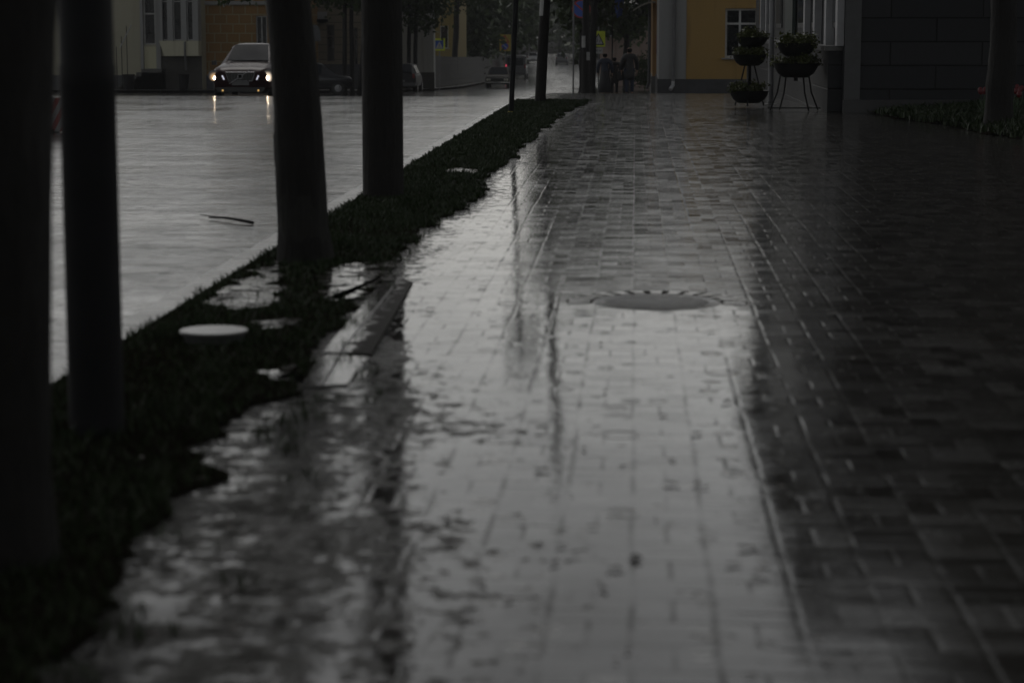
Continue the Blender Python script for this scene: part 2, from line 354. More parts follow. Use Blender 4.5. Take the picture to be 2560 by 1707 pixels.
def strip(name, x0, x1, ys, dz, m, nx=1, zf=None):
    xs = np.linspace(x0, x1, nx+1); V = []; Fc = []
    for y in ys:
        for x in xs: V.append((x, y, gz(y)+dz))
    w = nx+1
    for j in range(len(ys)-1):
        for i in range(nx): Fc.append((j*w+i, j*w+i+1, (j+1)*w+i+1, (j+1)*w+i))
    return npmesh(name, V, Fc, m)
def yr(a, b, s): return list(np.arange(a, b, s))+[b]

# ------------------------------------------------------------------ setting: ground, roads, pavements
struct(strip('ground', -900, 900, yr(-80, 40, 20)+yr(44, 160, 4)[0:]+yr(180, 400, 20)[0:]+[600, 1000], -.4, SOIL, 6))
rd = MB()
def rquad(x0, x1, ys):
    for a, b in zip(ys[:-1], ys[1:]): rd.add([(x0,a,gz(a)-.1),(x1,a,gz(a)-.1),(x1,b,gz(b)-.1),(x0,b,gz(b)-.1)], [(0,1,2,3)])
rquad(-60, -2.45, yr(-40, 102, 2)); rquad(-11.7, -2.45, yr(102, 232, 2)); rquad(-18, -2.45, yr(232, 420, 5)); 
struct(rd.build('road', ROAD))
struct(strip('far_pavement', -60, -12.5, yr(102, 112, 2), .03, mat('wet_concrete', (.09,.088,.085), .3, .3, 4, .004)))
struct(strip('side_pavement', -12.5, -11.7, yr(102, 231, 3), .03, mat('wet_concrete', (.1,.1,.1), .3)))
# pavement: fine grid where mud and puddles lie, coarse beyond
VERGE_R = [(1350,232),(1290,262),(1240,300),(1195,345),(1150,385),(1108,405),(1112,440),(1062,482),(975,513),(935,560),(908,600),(872,642),(800,715),(740,790),(690,890),(600,940),(490,995),(455,1075),(395,1190),(300,1240),(275,1330),(165,1400),(120,1568),(90,1700)]
vr = [tuple(g52(*p)[:2]) for p in VERGE_R]
KX = -2.3
verge0 = [(KX, vr[0][1]+.2)] + vr + [(KX, vr[-1][1])]
MUDP = [[(900,632),(946,653),(905,725),(854,814),(826,814),(858,758),(852,720),(868,672)]]
MUDP = [[tuple(g52(*p)[:2]) for p in q] for q in MUDP]
MOT = [tuple(g52(*p)[:2]) for p in [(690,890),(860,880),(965,850),(985,1000),(960,1250),(900,1700),(60,1700),(200,1380),(300,1240),(480,1000)]]
WETP = [tuple(g52(*p)[:2]) for p in [(1330,236),(1262,300),(1240,420),(1190,560),(1210,650),(1330,690),(1690,690),(1765,850),(1800,1050),(1900,1400),(2000,1800),(700,1800),(900,1000),(840,820),(740,820),(880,660),(930,600),(975,515),(1060,485),(1110,420),(1150,385),(1200,340)]]
MOTR = rag(MOT, .28, .12, 1.6, 77)
def pave_grid():
    xs = np.concatenate([np.arange(KX, 2.6, .055), np.arange(2.6, 15, .8)]); ys = np.concatenate([np.arange(2.5, 12, .06), np.arange(12, 24, .09), np.arange(24, 44, .16), np.arange(44, 420, 3.0)])
    X, Y = np.meshgrid(xs, ys); Z = np.array([gz(y) for y in ys])[:,None]*np.ones_like(X); V = np.stack([X, Y, Z], -1).reshape(-1,3)
    w = len(xs); i = np.arange(len(ys)-1)[:,None]*w+np.arange(w-1)[None]; Fc = np.stack([i, i+1, i+1+w, i+w], -1).reshape(-1,4)
    o = npmesh('pavement', V, Fc, PAVE); P = V[:,:2]
    mud = np.zeros(len(P)); near = (P[:,1] < 44) & (P[:,0] < 2.6); Q = P[near]
    mm = np.clip(.5+sdist(Q, verge0)/.75, 0, 1)*.92
    for q in [[tuple(g52(*v)[:2]) for v in w_] for w_ in ([(885,775),(925,790),(930,850),(880,868),(852,846)], [(850,860),(960,880),(950,960),(880,990),(850,930)])]: mm = np.maximum(mm, np.clip(.5+sdist(Q, q)/.16, 0, 1)*.70)
    mm = np.maximum(mm, np.clip(.5+sdist(Q, MOTR)/.9, 0, 1)*.49); mud[near] = mm
    wet = np.full(len(P), .12); wet[near] = .12+.88*np.clip(.5+sdist(Q, WETP)/1.0, 0, 1)
    for nm, a in (('mud', mud), ('wet', wet)):
        at_ = o.data.attributes.new(nm, 'FLOAT', 'POINT'); at_.data.foreach_set('value', a.astype(np.float32))
    return struct(o)
pave_grid()
struct(strip('kerb', KX-.15, KX, yr(2.5, 60, 1.5)+yr(63, 230, 3), .008, KERB))
kf = MB()
for a, b in zip(yr(2.5, 228, 2)[:-1], yr(2.5, 228, 2)[1:]): kf.add([(KX-.152,a,gz(a)+.006),(KX-.152,b,gz(b)+.006),(KX-.152,b,gz(b)-.2),(KX-.152,a,gz(a)-.2)], [(0,1,2,3)])
struct(kf.build('kerb_face', KERB))
verge = rag(verge0, .15, .04, 2.9, 3.1, keep=lambda p: p.x < KX+.02)
struct(sheet_poly('verge_soil', verge, .006, SOIL))
PUD = [[(470,700),(520,665),(585,632),(640,604),(648,640),(640,690),(590,712),(530,716)], [(742,622),(800,612),(868,606),(905,604),(890,640),(850,668),(800,692),(745,696)],
       [(560,742),(660,736),(690,748),(600,760)], [(590,860),(670,845),(700,858),(640,882)], [(1040,388),(1110,392),(1090,400),(1020,398)]]
puds = []
for i, q in enumerate(PUD):
    pl = rag([tuple(g52(*p)[:2]) for p in q], .10, .03, 6, i*5.3); puds.append(pl)
    struct(sheet_poly('puddle', pl, .012, WATER))
# verge grass ---------------------------------------------------------------
def grass_field(name, poly, n, hmin, hmax, wid, m, avoid=(), zf=lambda x, y: 0.0, dens=None, keepfrac=.08):
    A = np.array(poly); lo, hi = A.min(0), A.max(0); P = RNG.uniform(lo, hi, (n, 2)); P = P[inpoly(P, poly)]
    for q in avoid:
        k = inpoly(P, q); k &= RNG.random(len(P)) > keepfrac; P = P[~k]
    if dens is not None: P = P[RNG.random(len(P)) < dens(P)]
    cl = np.array([MN.noise(Vector((x*2.2, y*1.4, 2.0))) for x, y in P]); k = RNG.random(len(P)) < .75+.5*cl; P = P[k]; cl = cl[k]
    N = len(P); a = RNG.uniform(0, 2*PI, N); h = RNG.uniform(hmin, hmax, N)*(1+.5*cl); w = wid*RNG.uniform(.7, 1.4, N)*np.clip(P[:,1]/12, .8, 2.6)
    l = RNG.uniform(.15, .9, N)*h; b = RNG.uniform(0, 2*PI, N); z0 = np.array([zf(x, y) for x, y in P])
    dx, dy = np.cos(a)*w/2, np.sin(a)*w/2; V = np.empty((N, 5, 3), np.float32)
    V[:,0] = np.stack([P[:,0]-dx, P[:,1]-dy, z0], -1); V[:,1] = np.stack([P[:,0]+dx, P[:,1]+dy, z0], -1)
    mx, my = P[:,0]+np.cos(b)*l*.35, P[:,1]+np.sin(b)*l*.35
    V[:,2] = np.stack([mx+dx*.8, my+dy*.8, z0+h*.62], -1); V[:,3] = np.stack([mx-dx*.8, my-dy*.8, z0+h*.62], -1)
    V[:,4] = np.stack([P[:,0]+np.cos(b)*l, P[:,1]+np.sin(b)*l, z0+h], -1)
    i = (np.arange(N)*5)[:,None]; Fq = np.concatenate([i+np.array([[0,1,2]]), i+np.array([[0,2,3]]), i+np.array([[3,2,4]])])
    o = npmesh(name, V.reshape(-1,3), Fq, m); o['kind'] = 'stuff'; return o
grass_field('verge_grass', verge, 170000, .018, .052, .006, GRASS, puds, keepfrac=.05)
def tufts(P): return np.array([MN.noise(Vector((x*4.5, y*3.2, 7.0)))+.5*MN.noise(Vector((x*11, y*8, 3.0))) > .28 for x, y in P])
grass_field('verge_tufts', rag([(KX, vr[0][1]-6), (vr[5][0]+.05, vr[5][1])]+[(x+.10+.30*min(1, max(0, (11-y)/4)), y) for x, y in vr[8:]]+[(KX, vr[-1][1])], .1, .06, 3, 17), 90000, .015, .045, .006, GRASS, [verge], keepfrac=0, dens=tufts)
# raised lawn on the right --------------------------------------------------
lawn0 = [tuple(gp(*p)[:2]) for p in [(2150,280),(2261,301),(2350,312),(2430,330),(2560,352),(2800,396),(3100,470)]] + [(12, 36.1), (3.9, 36.1)]
def lawn_z(x, y):
    a = lawn0[:7]; d = min(math.hypot(x-(p[0]+(q[0]-p[0])*k/6), y-(p[1]+(q[1]-p[1])*k/6)) for p, q in zip(a[:-1], a[1:]) for k in range(7))
    return .02+.32*min(1, d/5.0)**.8
def lawn_sheet():
    xs = np.arange(3.6, 12.2, .3); ys = np.arange(16, 36.2, .3); V = []; ok = {}; Fc = []
    P = np.array([(x, y) for y in ys for x in xs]); ins = sdist(P, lawn0) > -.2
    for (x, y), k in zip(P, ins): V.append((x, y, lawn_z(x, y) if sdist(np.array([[x, y]]), lawn0)[0] > 0 else -.02))
    w = len(xs)
    for j in range(len(ys)-1):
        for i in range(w-1):
            q = (j*w+i, j*w+i+1, (j+1)*w+i+1, (j+1)*w+i)
            if all(ins[k] for k in q): Fc.append(q)
    o = npmesh('lawn_soil', V, Fc, SOIL); return struct(o)
lawn_sheet()
grass_field('lawn_grass', rag(lawn0, .08, .1, 2, 9), 60000, .05, .13, .012, GRASS, zf=lambda x, y: lawn_z(x, y)-.02, dens=lambda P: np.clip((P[:,1]-14)/12, .1, 1))

# ------------------------------------------------------------------ trees
def crown_mesh(name, blobs, n, size, m, seed=1, parent=None):
    """leaf cards gathered in clumps spread through the crown volume"""
    rg = np.random.default_rng(seed); C = []
    tot = sum(b[3]*b[4]*b[5] for b in blobs)
    for (cx, cy_, cz, rx, ry, rz) in blobs:
        k = max(3, int(n/26*rx*ry*rz/tot)); d = rg.normal(size=(k,3)); d /= np.linalg.norm(d, axis=1)[:,None]; r = rg.uniform(.25, 1, k)**.5
        C.append(np.array([cx,cy_,cz])+d*r[:,None]*np.array([rx,ry,rz]))
    C = np.concatenate(C); cs = rg.uniform(.5, 1.3, len(C)); idx = rg.integers(0, len(C), n)
    P = C[idx]+rg.normal(size=(n,3))*(cs[idx]*size*2.2)[:,None]*np.array([1,1,.7])
    a = rg.normal(size=(n,3)); a /= np.linalg.norm(a, axis=1)[:,None]; b = np.cross(a, rg.normal(size=(n,3))); b /= np.linalg.norm(b, axis=1)[:,None]
    s_ = size*rg.uniform(.6, 1.3, n)[:,None]; V = np.stack([P-a*s_, P-b*s_*.55, P+a*s_, P+b*s_*.55], 1).reshape(-1,3)
    return npmesh(name, V, np.arange(n*4).reshape(-1,4), m, parent)
def limbs(mb, p, d, L, r, depth, n=6, spread=.6):
    pts = [Vector(p)]; rs = [r]; d = Vector(d).normalized()
    for i in range(3):
        d = (d+Vector((random.uniform(-.18,.18), random.uniform(-.18,.18), random.uniform(0,.15)))).normalized(); pts.append(pts[-1]+d*L/3); rs.append(r*(1-.2*(i+1)))
    mb.tube(pts, rs, n)
    if depth > 0:
        for i in range(random.choice((2,3))):
            nd = (d+Vector((random.uniform(-spread,spread), random.uniform(-spread,spread), random.uniform(-.1,.4)))).normalized()
            limbs(mb, pts[random.choice((2,3))], nd, L*.72, rs[-1]*.75, depth-1, 5, spread)
def tree(base, top, r0, r1, H, label, crown, nleaf, lsize, name='tree', group=None, m=LEAF, bark=BARK, depth=2, seed=1, flare=1.12, spread=.6, extra=None):
    """trunk runs base->top (world), then limbs; crown = ellipsoid blobs relative to base"""
    random.seed(seed); b = Vector(base); t_ = thing(name, label, 'tree', b, 0, group); mb = MB(); tp = Vector(top)-b
    K = 22; pts = [tp*(i/K)+Vector((math.sin(i*.7+seed)*r0*.07*(i>0), math.cos(i*.9)*r0*.07*(i>0), 0)) for i in range(K+1)]; pts[0] = Vector((0,0,-.12)); pts.insert(1, Vector((0,0,.03))); rs = [(r0+(r1-r0)*(i/K))*random.uniform(.965,1.035) for i in range(K+1)]; rs.insert(1, rs[0]*1.12); rs[0] *= 1.3
    mb.tube(pts, rs, 16, wob=.045)
    dirn = tp.normalized()
    for i in range(5):
        a = i*2*PI/5+seed; limbs(mb, pts[-1]-dirn*random.uniform(0,.6), (math.cos(a)*.7, math.sin(a)*.7, 1), (H-tp.z)*.45, r1*.6, depth, 6, spread)
    if extra: extra(mb)
    mb.build('trunk', bark, t_, smooth=60)
    if crown: crown_mesh('crown', crown, nleaf, lsize, m, seed, t_)
    return t_

# ------------------------------------------------------------------ foreground trunks and poles
def trunk_at(xb, yb, xt, yt, wpx_b, zf=0.0):
    g = gp(xb, yb); t = at(xt, yt, g.y); return g, t
WASH = m_bark('faded_limewashed_bark', (.008,.008,.007), (.030,.029,.025))
# far-left big trunk
g = gp(-20, 1400); 
tree((g.x, g.y, 0), (g.x+.17, g.y+.05, 5.2), .162, .15, 9.5, 'broad black tree trunk at the left edge of the grass strip, nearest the viewer', [(0,0,7.4,2.2,2.2,1.7)], 5000, .09, 'street_tree', 'trees on the grass strip', seed=3)
# tree with pale band
g = gp(765, 655); s1 = F/g.y
tr1 = tree((g.x, g.y, 0), (g.x-.27, g.y+.1, 4.8), .152, .095, 9.0, 'leaning tree trunk with a faded limewashed foot, between the lit car and the pole', [(-.5,0,6.9,2.3,2.3,1.6)], 6000, .09, 'street_tree', 'trees on the grass strip', seed=5)
wb = MB(); pts = []; rs = []
for i in range(7):
    z = -.02+i*1.42/6*.56; f = z/4.8; pts.append((-.27*f, .1*f, z)); rs.append(.152+(.095-.152)*f+.004+(.016 if i == 0 else 0))
wb.tube(pts, rs, 16, cap=False, wob=.02).build('limewash_band', WASH, tr1, smooth=60)
# utility pole behind it
POLEM = m_bark('tarred_timber', (.006,.0055,.005), (.020,.018,.016)); STEEL = mat('dark_painted_steel', (.010,.010,.011), .65, .3, 5, 0, 0, .2); GSTEEL = mat('grey_galvanised_steel', (.16,.16,.165), .4, .25, 5)
g = gp(958, 494)
p = thing('utility_pole', 'thick straight timber pole rising from the grass strip just behind the limewashed tree', 'pole', (g.x, g.y, 0))
MB().tube([(0,0,-.1),(0,0,2),(0,0,5),(0,0,8.5)], [.172,.168,.158,.145], 20, wob=.01).build('shaft', POLEM, p, smooth=50)
mb = MB(); mb.box(-.8,.8,-.05,.05,8.0,8.1); mb.build('crossarm', POLEM, p)
for q in (-.7,.0,.7): MB().lathe([(.03,0),(.05,.03),(.03,.07),(.055,.1),(.02,.14)], (q,0,8.1+.0), 12).build('insulator', mat('porcelain', (.5,.5,.48), .3), p, smooth=40)
# left smooth lamp post
g = gp(243, 1080)
p = thing('lamp_post', 'smooth black steel lamp post standing in the grass beside the broad left trunk', 'lamp post', (g.x, g.y, 0))
MB().lathe([(.096,-.1),(.096,.02),(.095,1.19),(.097,1.2),(.097,1.27),(.093,1.28),(.088,3),(.075,6.5),(.06,8.5)], n=24).build('shaft', STEEL, p, smooth=40)
MB().tube([(0,0,8.4),(-.3,.0,8.9),(-1.2,0,9.1)], [.05,.045,.04], 10).build('arm', STEEL, p, smooth=50)
MB().lathe([(.05,.0),(.16,-.05),(.2,-.16),(.02,-.2)], (-1.3,0,9.12), 16).build('lamp_head', mat('grey_lamp_housing', (.1,.1,.1), .4), p, smooth=40)
# slim post
g = gp(1277, 286); t = at(1290, 0, g.y)
p = thing('sign_post', 'slim dark steel post leaning slightly at the end of the grass strip', 'post', (g.x, g.y, 0)); tilt = (t.x-g.x)/t.z
MB().tube([(0,0,-.1),(tilt*1.5,0,1.5),(tilt*4.2,0,4.2)], .042, 12).build('shaft', STEEL, p, smooth=50)
MB().lathe([(.06,0),(.06,.03),(.044,.05)], (0,0,.0), 12).build('foot_collar', mat('yellow_painted_collar', (.35,.3,.03), .5), p)
mb = MB(); mb.prism([(tilt*4-.3,3.4),(tilt*4+.3,3.4),(tilt*4+.3,4.0),(tilt*4-.3,4.0)], .045,.06); mb.build('sign_panel', GSTEEL, p)
# pole with notice
g = gp(1349, 258); t = at(1364, 0, g.y); dx = (t.x-g.x)/t.z
p = thing('telephone_pole', 'dark leaning timber pole with a pale paper notice at the far end of the grass', 'pole', (g.x, g.y, 0))
MB().tube([(0,0,-.2),(dx*1,0,1),(dx*2.2,0,2.2),(dx*7,0,7)], [.105,.098,.09,.075], 16, wob=.015).build('shaft', POLEM, p, smooth=50)
PAPER = mat('wet_paper', (.32,.32,.31), .5, .2, 9)
def wrap_paper(parent, name, z0, z1, r, a0, a1, ox=0.0, slope=0.0, m=PAPER):
    vs = []; n = 8
    for z in (z0, z1):
        for i in range(n+1):
            a = a0+(a1-a0)*i/n; vs.append((ox+slope*z+r*math.cos(a), r*math.sin(a), z))
    MB().add(vs, [(i,i+1,n+2+i,n+1+i) for i in range(n)]).build(name, m, parent, fix=False)
wrap_paper(p, 'paper_notice', 1.62, 2.05, .102, R(185), R(255), 0, dx)
# concrete well cap on grass
g = gp(520, 866)
t = NT('pale_wet_concrete'); n = t.noise(22, 5, .6); capm = t.set(base=t.mixc(n, (.12,.117,.11), (.22,.215,.20)), rough=.28, normal=t.bump(n, .004))
p = thing('concrete_cap', 'low pale round concrete cap sitting in the grass by the kerb', 'concrete cap', (g.x, g.y+.14, 0))
MB().lathe([(.135,-.03),(.140,.040),(.150,.044)], n=28).build('side_ring', mat('shaded_concrete', (.03,.03,.03), .6), p, smooth=40)  # side coloured darker than the lid to carry the shade below it
MB().lathe([(.150,.044),(.155,.050),(.151,.056),(.08,.060),(.0005,.061)], n=28).build('lid', capm, p, smooth=50)
# manhole -------------------------------------------------------------------
c = gp(1642, 755)
p = thing('manhole_cover', 'round iron manhole cover ringed by radial paving bricks in the middle of the pavement', 'manhole cover', (c.x, c.y, 0))
tc_ = NT('wet_cast_iron'); c1 = tc_.noise(9, 6, .7); c2 = tc_.noise(40, 4, .6); CAST = tc_.set(base=tc_.mixc(c1, (.012,.011,.010), (.035,.033,.031)), rough=tc_.mixf(c2, .1, .3), spec=tc_.sm(c1, .40, .62, .26, .52), normal=tc_.bump(c2, .004))
MB().lathe([(.330,-.002),(.326,.0026),(.30,.0026),(.296,.0006),(.0005,.0010)], n=48).build('lid', CAST, p, smooth=30)
mb = MB()
for k in range(-4, 5):
    y = k*.06; w = math.sqrt(max(.0, .268**2-y*y)); mb.box(-w, w, y-.012, y+.012, .0003, .0026)
mb.build('lid_ribs', CAST, p)
RB = mat('wet_ring_brick', (.06,.058,.055), .08, .3, 9, .002)
mb = MB(); N = 26
for k in range(N):
    if math.sin((k+.5)*2*PI/N) < -.30: continue      # the near bricks lie under silt
    a0 = k*2*PI/N+.045; a1 = (k+1)*2*PI/N-.045; vs = []
    for z in (0.0, .0028):
        for a, r in ((a0,.345),(a1,.345),(a1,.46),(a0,.46)): vs.append((r*math.cos(a), r*math.sin(a), z+(random.uniform(0,.0012) if z else 0)))
    mb.add(vs, [(0,3,2,1),(4,5,6,7),(0,1,5,4),(1,2,6,5),(2,3,7,6),(3,0,4,7)])
mb.build('brick_ring', RB, p)
mb = MB(); vs = [(r_*math.cos(R(-12+204*k/40)), r_*math.sin(R(-12+204*k/40)), .0014) for k in range(41) for r_ in (.332,.468)]
mb.add(vs, [(2*k,2*k+1,2*k+3,2*k+2) for k in range(40)]).build('ring_bed', SOIL, p)
# edging slabs --------------------------------------------------------------
te = NT('wet_edging_slab'); e1 = te.noise(14, 5, .65); e2 = te.noise(5, 5, .7); em = te.sm(e2, .54, .66)
EDG = te.set(base=te.mixc(em, te.mixc(e1, (.06,.058,.055), (.12,.115,.11)), (.012,.010,.008)), rough=te.mixf(em, .06, .5), spec=te.mixf(em, .55, .1), normal=te.bump(e1, .003))
L_ = [(895,632),(740,812),(738,818),(690,892)]; R_ = [(948,652),(852,818),(849,824),(798,886)]
for (a_, b_, c_, d_), lb in (((L_[0],L_[1],R_[1],R_[0]), 'long wet pale edging slab half covered by the mud strip'), ((L_[2],L_[3],R_[3],R_[2]), 'short wet pale edging slab nearest the muddy corner')):
    pl = [tuple(g52(*v)[:2]) for v in (a_, b_, c_, d_)]; b = MB(); n = 4; cx = sum(v[0] for v in pl)/n; cyy = sum(v[1] for v in pl)/n
    b.add([(x-cx,y-cyy,-.05) for x,y in pl]+[(x-cx,y-cyy,.008) for x,y in pl], [tuple(range(n,2*n))]+[(i,(i+1)%n,(i+1)%n+n,i+n) for i in range(n)])
    kx = (pl[0][0]-pl[1][0])/(pl[0][1]-pl[1][1]); wdt = abs((pl[2][0]-pl[1][0])); tm_ = NT('wet_edging_slab'); sx_ = tm_.n('ShaderNodeSeparateXYZ'); tm_.t.links.new(tm_.pos(), sx_.inputs[0])
    uu = tm_.math('SUBTRACT', sx_.outputs[0], tm_.math('MULTIPLY', sx_.outputs[1], kx)); e1 = tm_.noise(14, 5, .65); e2 = tm_.noise(6, 6, .7)
    uu = tm_.math('ADD', uu, tm_.math('MULTIPLY', tm_.math('SUBTRACT', e2, .5), .45)); em = tm_.sm(uu, wdt*-.06 if 'long' in lb else wdt*.55, wdt*.12 if 'long' in lb else wdt*.8)
    jn = tm_.sm(tm_.math('ABSOLUTE', tm_.math('ADD', tm_.math('SUBTRACT', sx_.outputs[0], tm_.math('MULTIPLY', sx_.outputs[1], kx)), wdt*.08)), .002, .010, 1, 0)
    em = tm_.math('MAXIMUM', em, tm_.math('MULTIPLY', jn, .7))
    EDG = tm_.set(base=tm_.mixc(em, tm_.mixc(e1, (.06,.058,.055), (.12,.115,.11)), (.010,.008,.006)), rough=tm_.mixf(em, .06, .5), spec=tm_.mixf(em, .56, .02), normal=tm_.bump(e1, .003))
    o = b.build('edging_slab', EDG, None, loc=(cx, cyy, .001)); tag(o, lb, 'edging slab')
# twig on road ---------------------------------------------------------------
a = gp(522, 544, -.085); b = gp(632, 557, -.085); o = a.copy(); d = b-a
mb = MB(); mb.tube([(0,0,0),tuple(d*.35+Vector((0,.03,.01))),tuple(d*.7+Vector((0,-.02,.012))),tuple(d)], [.005,.009,.012,.014], 7)
mb.tube([tuple(d*.35+Vector((0,.03,.01))), tuple(d*.05+Vector((-.12,.16,.01)))], [.006,.003], 6)
tw = mb.build('twig', BARK, None, smooth=60, loc=a+Vector((0,0,.0))); tag(tw, 'broken forked twig lying on the wet road beyond the grass', 'twig')
# fallen leaves ---------------------------------------------------------------
LF = [mat('rotted_leaf', (.018,.014,.009), .5, .4, 30), mat('brown_leaf', (.035,.022,.012), .45, .4, 30)]
def leaf_mesh(i, s):
    n = 7; vs = [(0,0,.004)]; rr = random.Random(i)
    for k in range(n*2):
        a = k*PI/n; r = s*(.55+.45*abs(math.cos(a*1.0))*rr.uniform(.8,1.2)); vs.append((r*math.cos(a), r*.62*math.sin(a), .004+.012*s/.05*rr.uniform(0,1)))
    m = MB(); m.add(vs, [(0,k,k%(2*n)+1) for k in range(1,2*n)]+[(0,2*n,1)]); return m
protos = []
rr = random.Random(5); kk = 0
while kk < 110:
    y = rr.uniform(420, 1690); x = rr.uniform(330, 2150)
    if x < 900 and y < 1000: continue
    q = gp(x, y)
    if abs(q.x-c.x) < .55 and abs(q.y-c.y) < .55: continue
    i = kk % 6
    if kk < 6:
        o = leaf_mesh(kk, rr.uniform(.012,.026)).build('fallen_leaf', LF[kk%2]); protos.append(o)
    else: o = protos[i].copy(); COL.objects.link(o)
    o.location = (q.x, q.y, .002); o.rotation_euler = (0,0,rr.uniform(0,6.28)); s_ = rr.uniform(.6, 1.3); o.scale = (s_, s_, s_)
    tag(o, 'small dark rotted leaf lying flat on the wet paving', 'leaf', 'fallen leaves on the wet paving'); kk += 1

# ------------------------------------------------------------------ buildings
def house_wall(parent, w, h, openings, m, depth, thick=.22, name='wall', extra=None, z0=0.0):
    """box body with a pierced front skin; local x along the front, front at y=0, body runs to +y; openings (x0,x1,z0,z1)"""
    mb = MB(); mb.box(0, w, thick, depth, z0, h)
    xs = sorted({0, w, *[v for o in openings for v in o[:2]]}); zs = sorted({z0, h, *[v for o in openings for v in o[2:4]]})
    for a, b in zip(xs[:-1], xs[1:]):
        run = None
        for c_, d in zip(zs[:-1], zs[1:]):
            mx, mz = (a+b)/2, (c_+d)/2
            if any(o[0] < mx < o[1] and o[2] < mz < o[3] for o in openings): continue
            mb.add([(a,0,c_),(b,0,c_),(b,0,d),(a,0,d)], [(0,1,2,3)])
    for o in openings:
        x0, x1, c_, d = o[:4]; mb.add([(x0,0,c_),(x0,thick,c_),(x0,thick,d),(x0,0,d)], [(0,1,2,3)]); mb.add([(x1,0,c_),(x1,thick,c_),(x1,thick,d),(x1,0,d)], [(0,1,2,3)])
        mb.add([(x0,0,c_),(x1,0,c_),(x1,thick,c_),(x0,thick,c_)], [(0,1,2,3)]); mb.add([(x0,0,d),(x1,0,d),(x1,thick,d),(x0,thick,d)], [(0,1,2,3)])
    mb.add([(0,0,z0),(0,thick,z0),(0,thick,h),(0,0,h)], [(0,1,2,3)]); mb.add([(w,0,z0),(w,thick,z0),(w,thick,h),(w,0,h)], [(0,1,2,3)]); mb.add([(0,0,h),(w,0,h),(w,thick,h),(0,thick,h)], [(0,1,2,3)])
    if extra: extra(mb)
    return mb.build(name, m, parent, fix=False)
WHITEP = mat('white_window_paint', (.5,.5,.49), .4, .1, 8); GLASS = glassy('dark_window_glass'); ZINC = mat('wet_zinc', (.28,.28,.29), .3, .2, 6)
def window(parent, x0, x1, z0, z1, y=.12, fw=.06, mull=(), trans=(), m=None, sill=True, glass=None, name='window'):
    f = MB(); m = m or WHITEP; ya, yb = y-.03, y+.05
    f.box(x0, x1, ya, yb, z0, z0+fw); f.box(x0, x1, ya, yb, z1-fw, z1); f.box(x0, x0+fw, ya, yb, z0+fw, z1-fw); f.box(x1-fw, x1, ya, yb, z0+fw, z1-fw)
    for k in mull: f.box(k-fw/2, k+fw/2, ya+.004, yb-.004, z0+fw, z1-fw)
    for k in trans: f.box(x0+fw, x1-fw, ya+.008, yb-.008, k-fw/2, k+fw/2)
    o = f.build(name, m, parent)
    MB().box(x0+.01, x1-.01, y+.055, y+.075, z0+.01, z1-.01).build('pane', glass or GLASS, o)
    if sill: MB().prism([(x0-.12,z0-.05),(x1+.12,z0-.05),(x1+.12,z0-.005),(x0-.12,z0-.005)], -.14, y+.04).build('sill', ZINC, o)
    return o
def gable_roof(parent, w, d, h, rise, m, over=.4, name='roof'):
    mb = MB(); x0, x1, y0, y1 = -over, w+over, -over, d+over; ym = d/2
    mb.add([(x0,y0,h),(x1,y0,h),(x1,ym,h+rise),(x0,ym,h+rise),(x0,y1,h),(x1,y1,h),(x0,y0,h-.15),(x1,y0,h-.15),(x0,y1,h-.15),(x1,y1,h-.15)], [(0,1,2,3),(3,2,5,4),(0,3,4),(1,5,2),(0,6,7,1),(4,5,9,8),(0,4,8,6),(1,7,9,5),(6,8,9,7)])
    return mb.build(name, m, parent)
TIN = mat('weathered_tin_roof', (.07,.05,.045), .4, .3, 3); PLINTH = mat('dark_plinth', (.05,.05,.055), .5, .3, 5, .004)
OCHRE = m_render('ochre_render', (.40,.25,.075)); GREYR = m_render('pale_grey_render', (.30,.30,.295)); CREAM = m_render('cream_render', (.38,.36,.27))
# ---- yellow house on the right, wall facing the viewer
YH = 82.0; zb = gz(YH); sY = F/YH
def hx(x, Y): return at(x, 70, Y).x
def hz(y, Y): return at(1590, y, Y).z
X0 = hx(1649, YH); X1 = X0+7.2
b = thing('yellow_house', 'ochre yellow house with a pale grey corner and a white window, behind the planters', 'house', (X0, YH, zb))
wx = lambda x: hx(x, YH)-X0; wz = lambda y: hz(y, YH)-zb
op = [(wx(1813), wx(1894), wz(145), wz(22)), (wx(1813)+2.3, wx(1813)+3.5, wz(145), wz(22))] + [(k, k+1.2, 4.6, 6.4) for k in (1.7, 4.2)]
house_wall(b, 7.2, 7.4, op, OCHRE, 9)
MB().box(-.02, wx(1716), -.035, 9.02, wz(198)+.0, 7.41).build('grey_corner', GREYR, b)
MB().box(-.06, 7.22, -.07, 9.05, -.3, wz(198)).build('plinth', PLINTH, b)
window(b, op[0][0], op[0][1], op[0][2], op[0][3], .14, .075, [wx(1850)], [wz(60)], m=WHITEP); window(b, *op[1], .14, .07, [op[1][0]+.6], [wz(60)])
for o_ in op[2:]: window(b, *o_, .14, .07, [o_[0]+.6], [5.8])
gable_roof(b, 7.2, 9, 7.4, 2.3, TIN)
dp = MB().tube([(wx(1685),-.12,7.3),(wx(1685),-.12,2.0),(wx(1684),-.12,.55)], .065, 10).build('drainpipe', mat('grey_drainpipe', (.12,.12,.125), .4), b, smooth=50)
MB().tube([(wx(1684),-.12,.56),(wx(1684),-.13,.42),(wx(1677),-.28,.25)], [.065,.068,.075], 10).build('shoe', mat('bare_zinc', (.4,.4,.41), .35), dp, smooth=50)
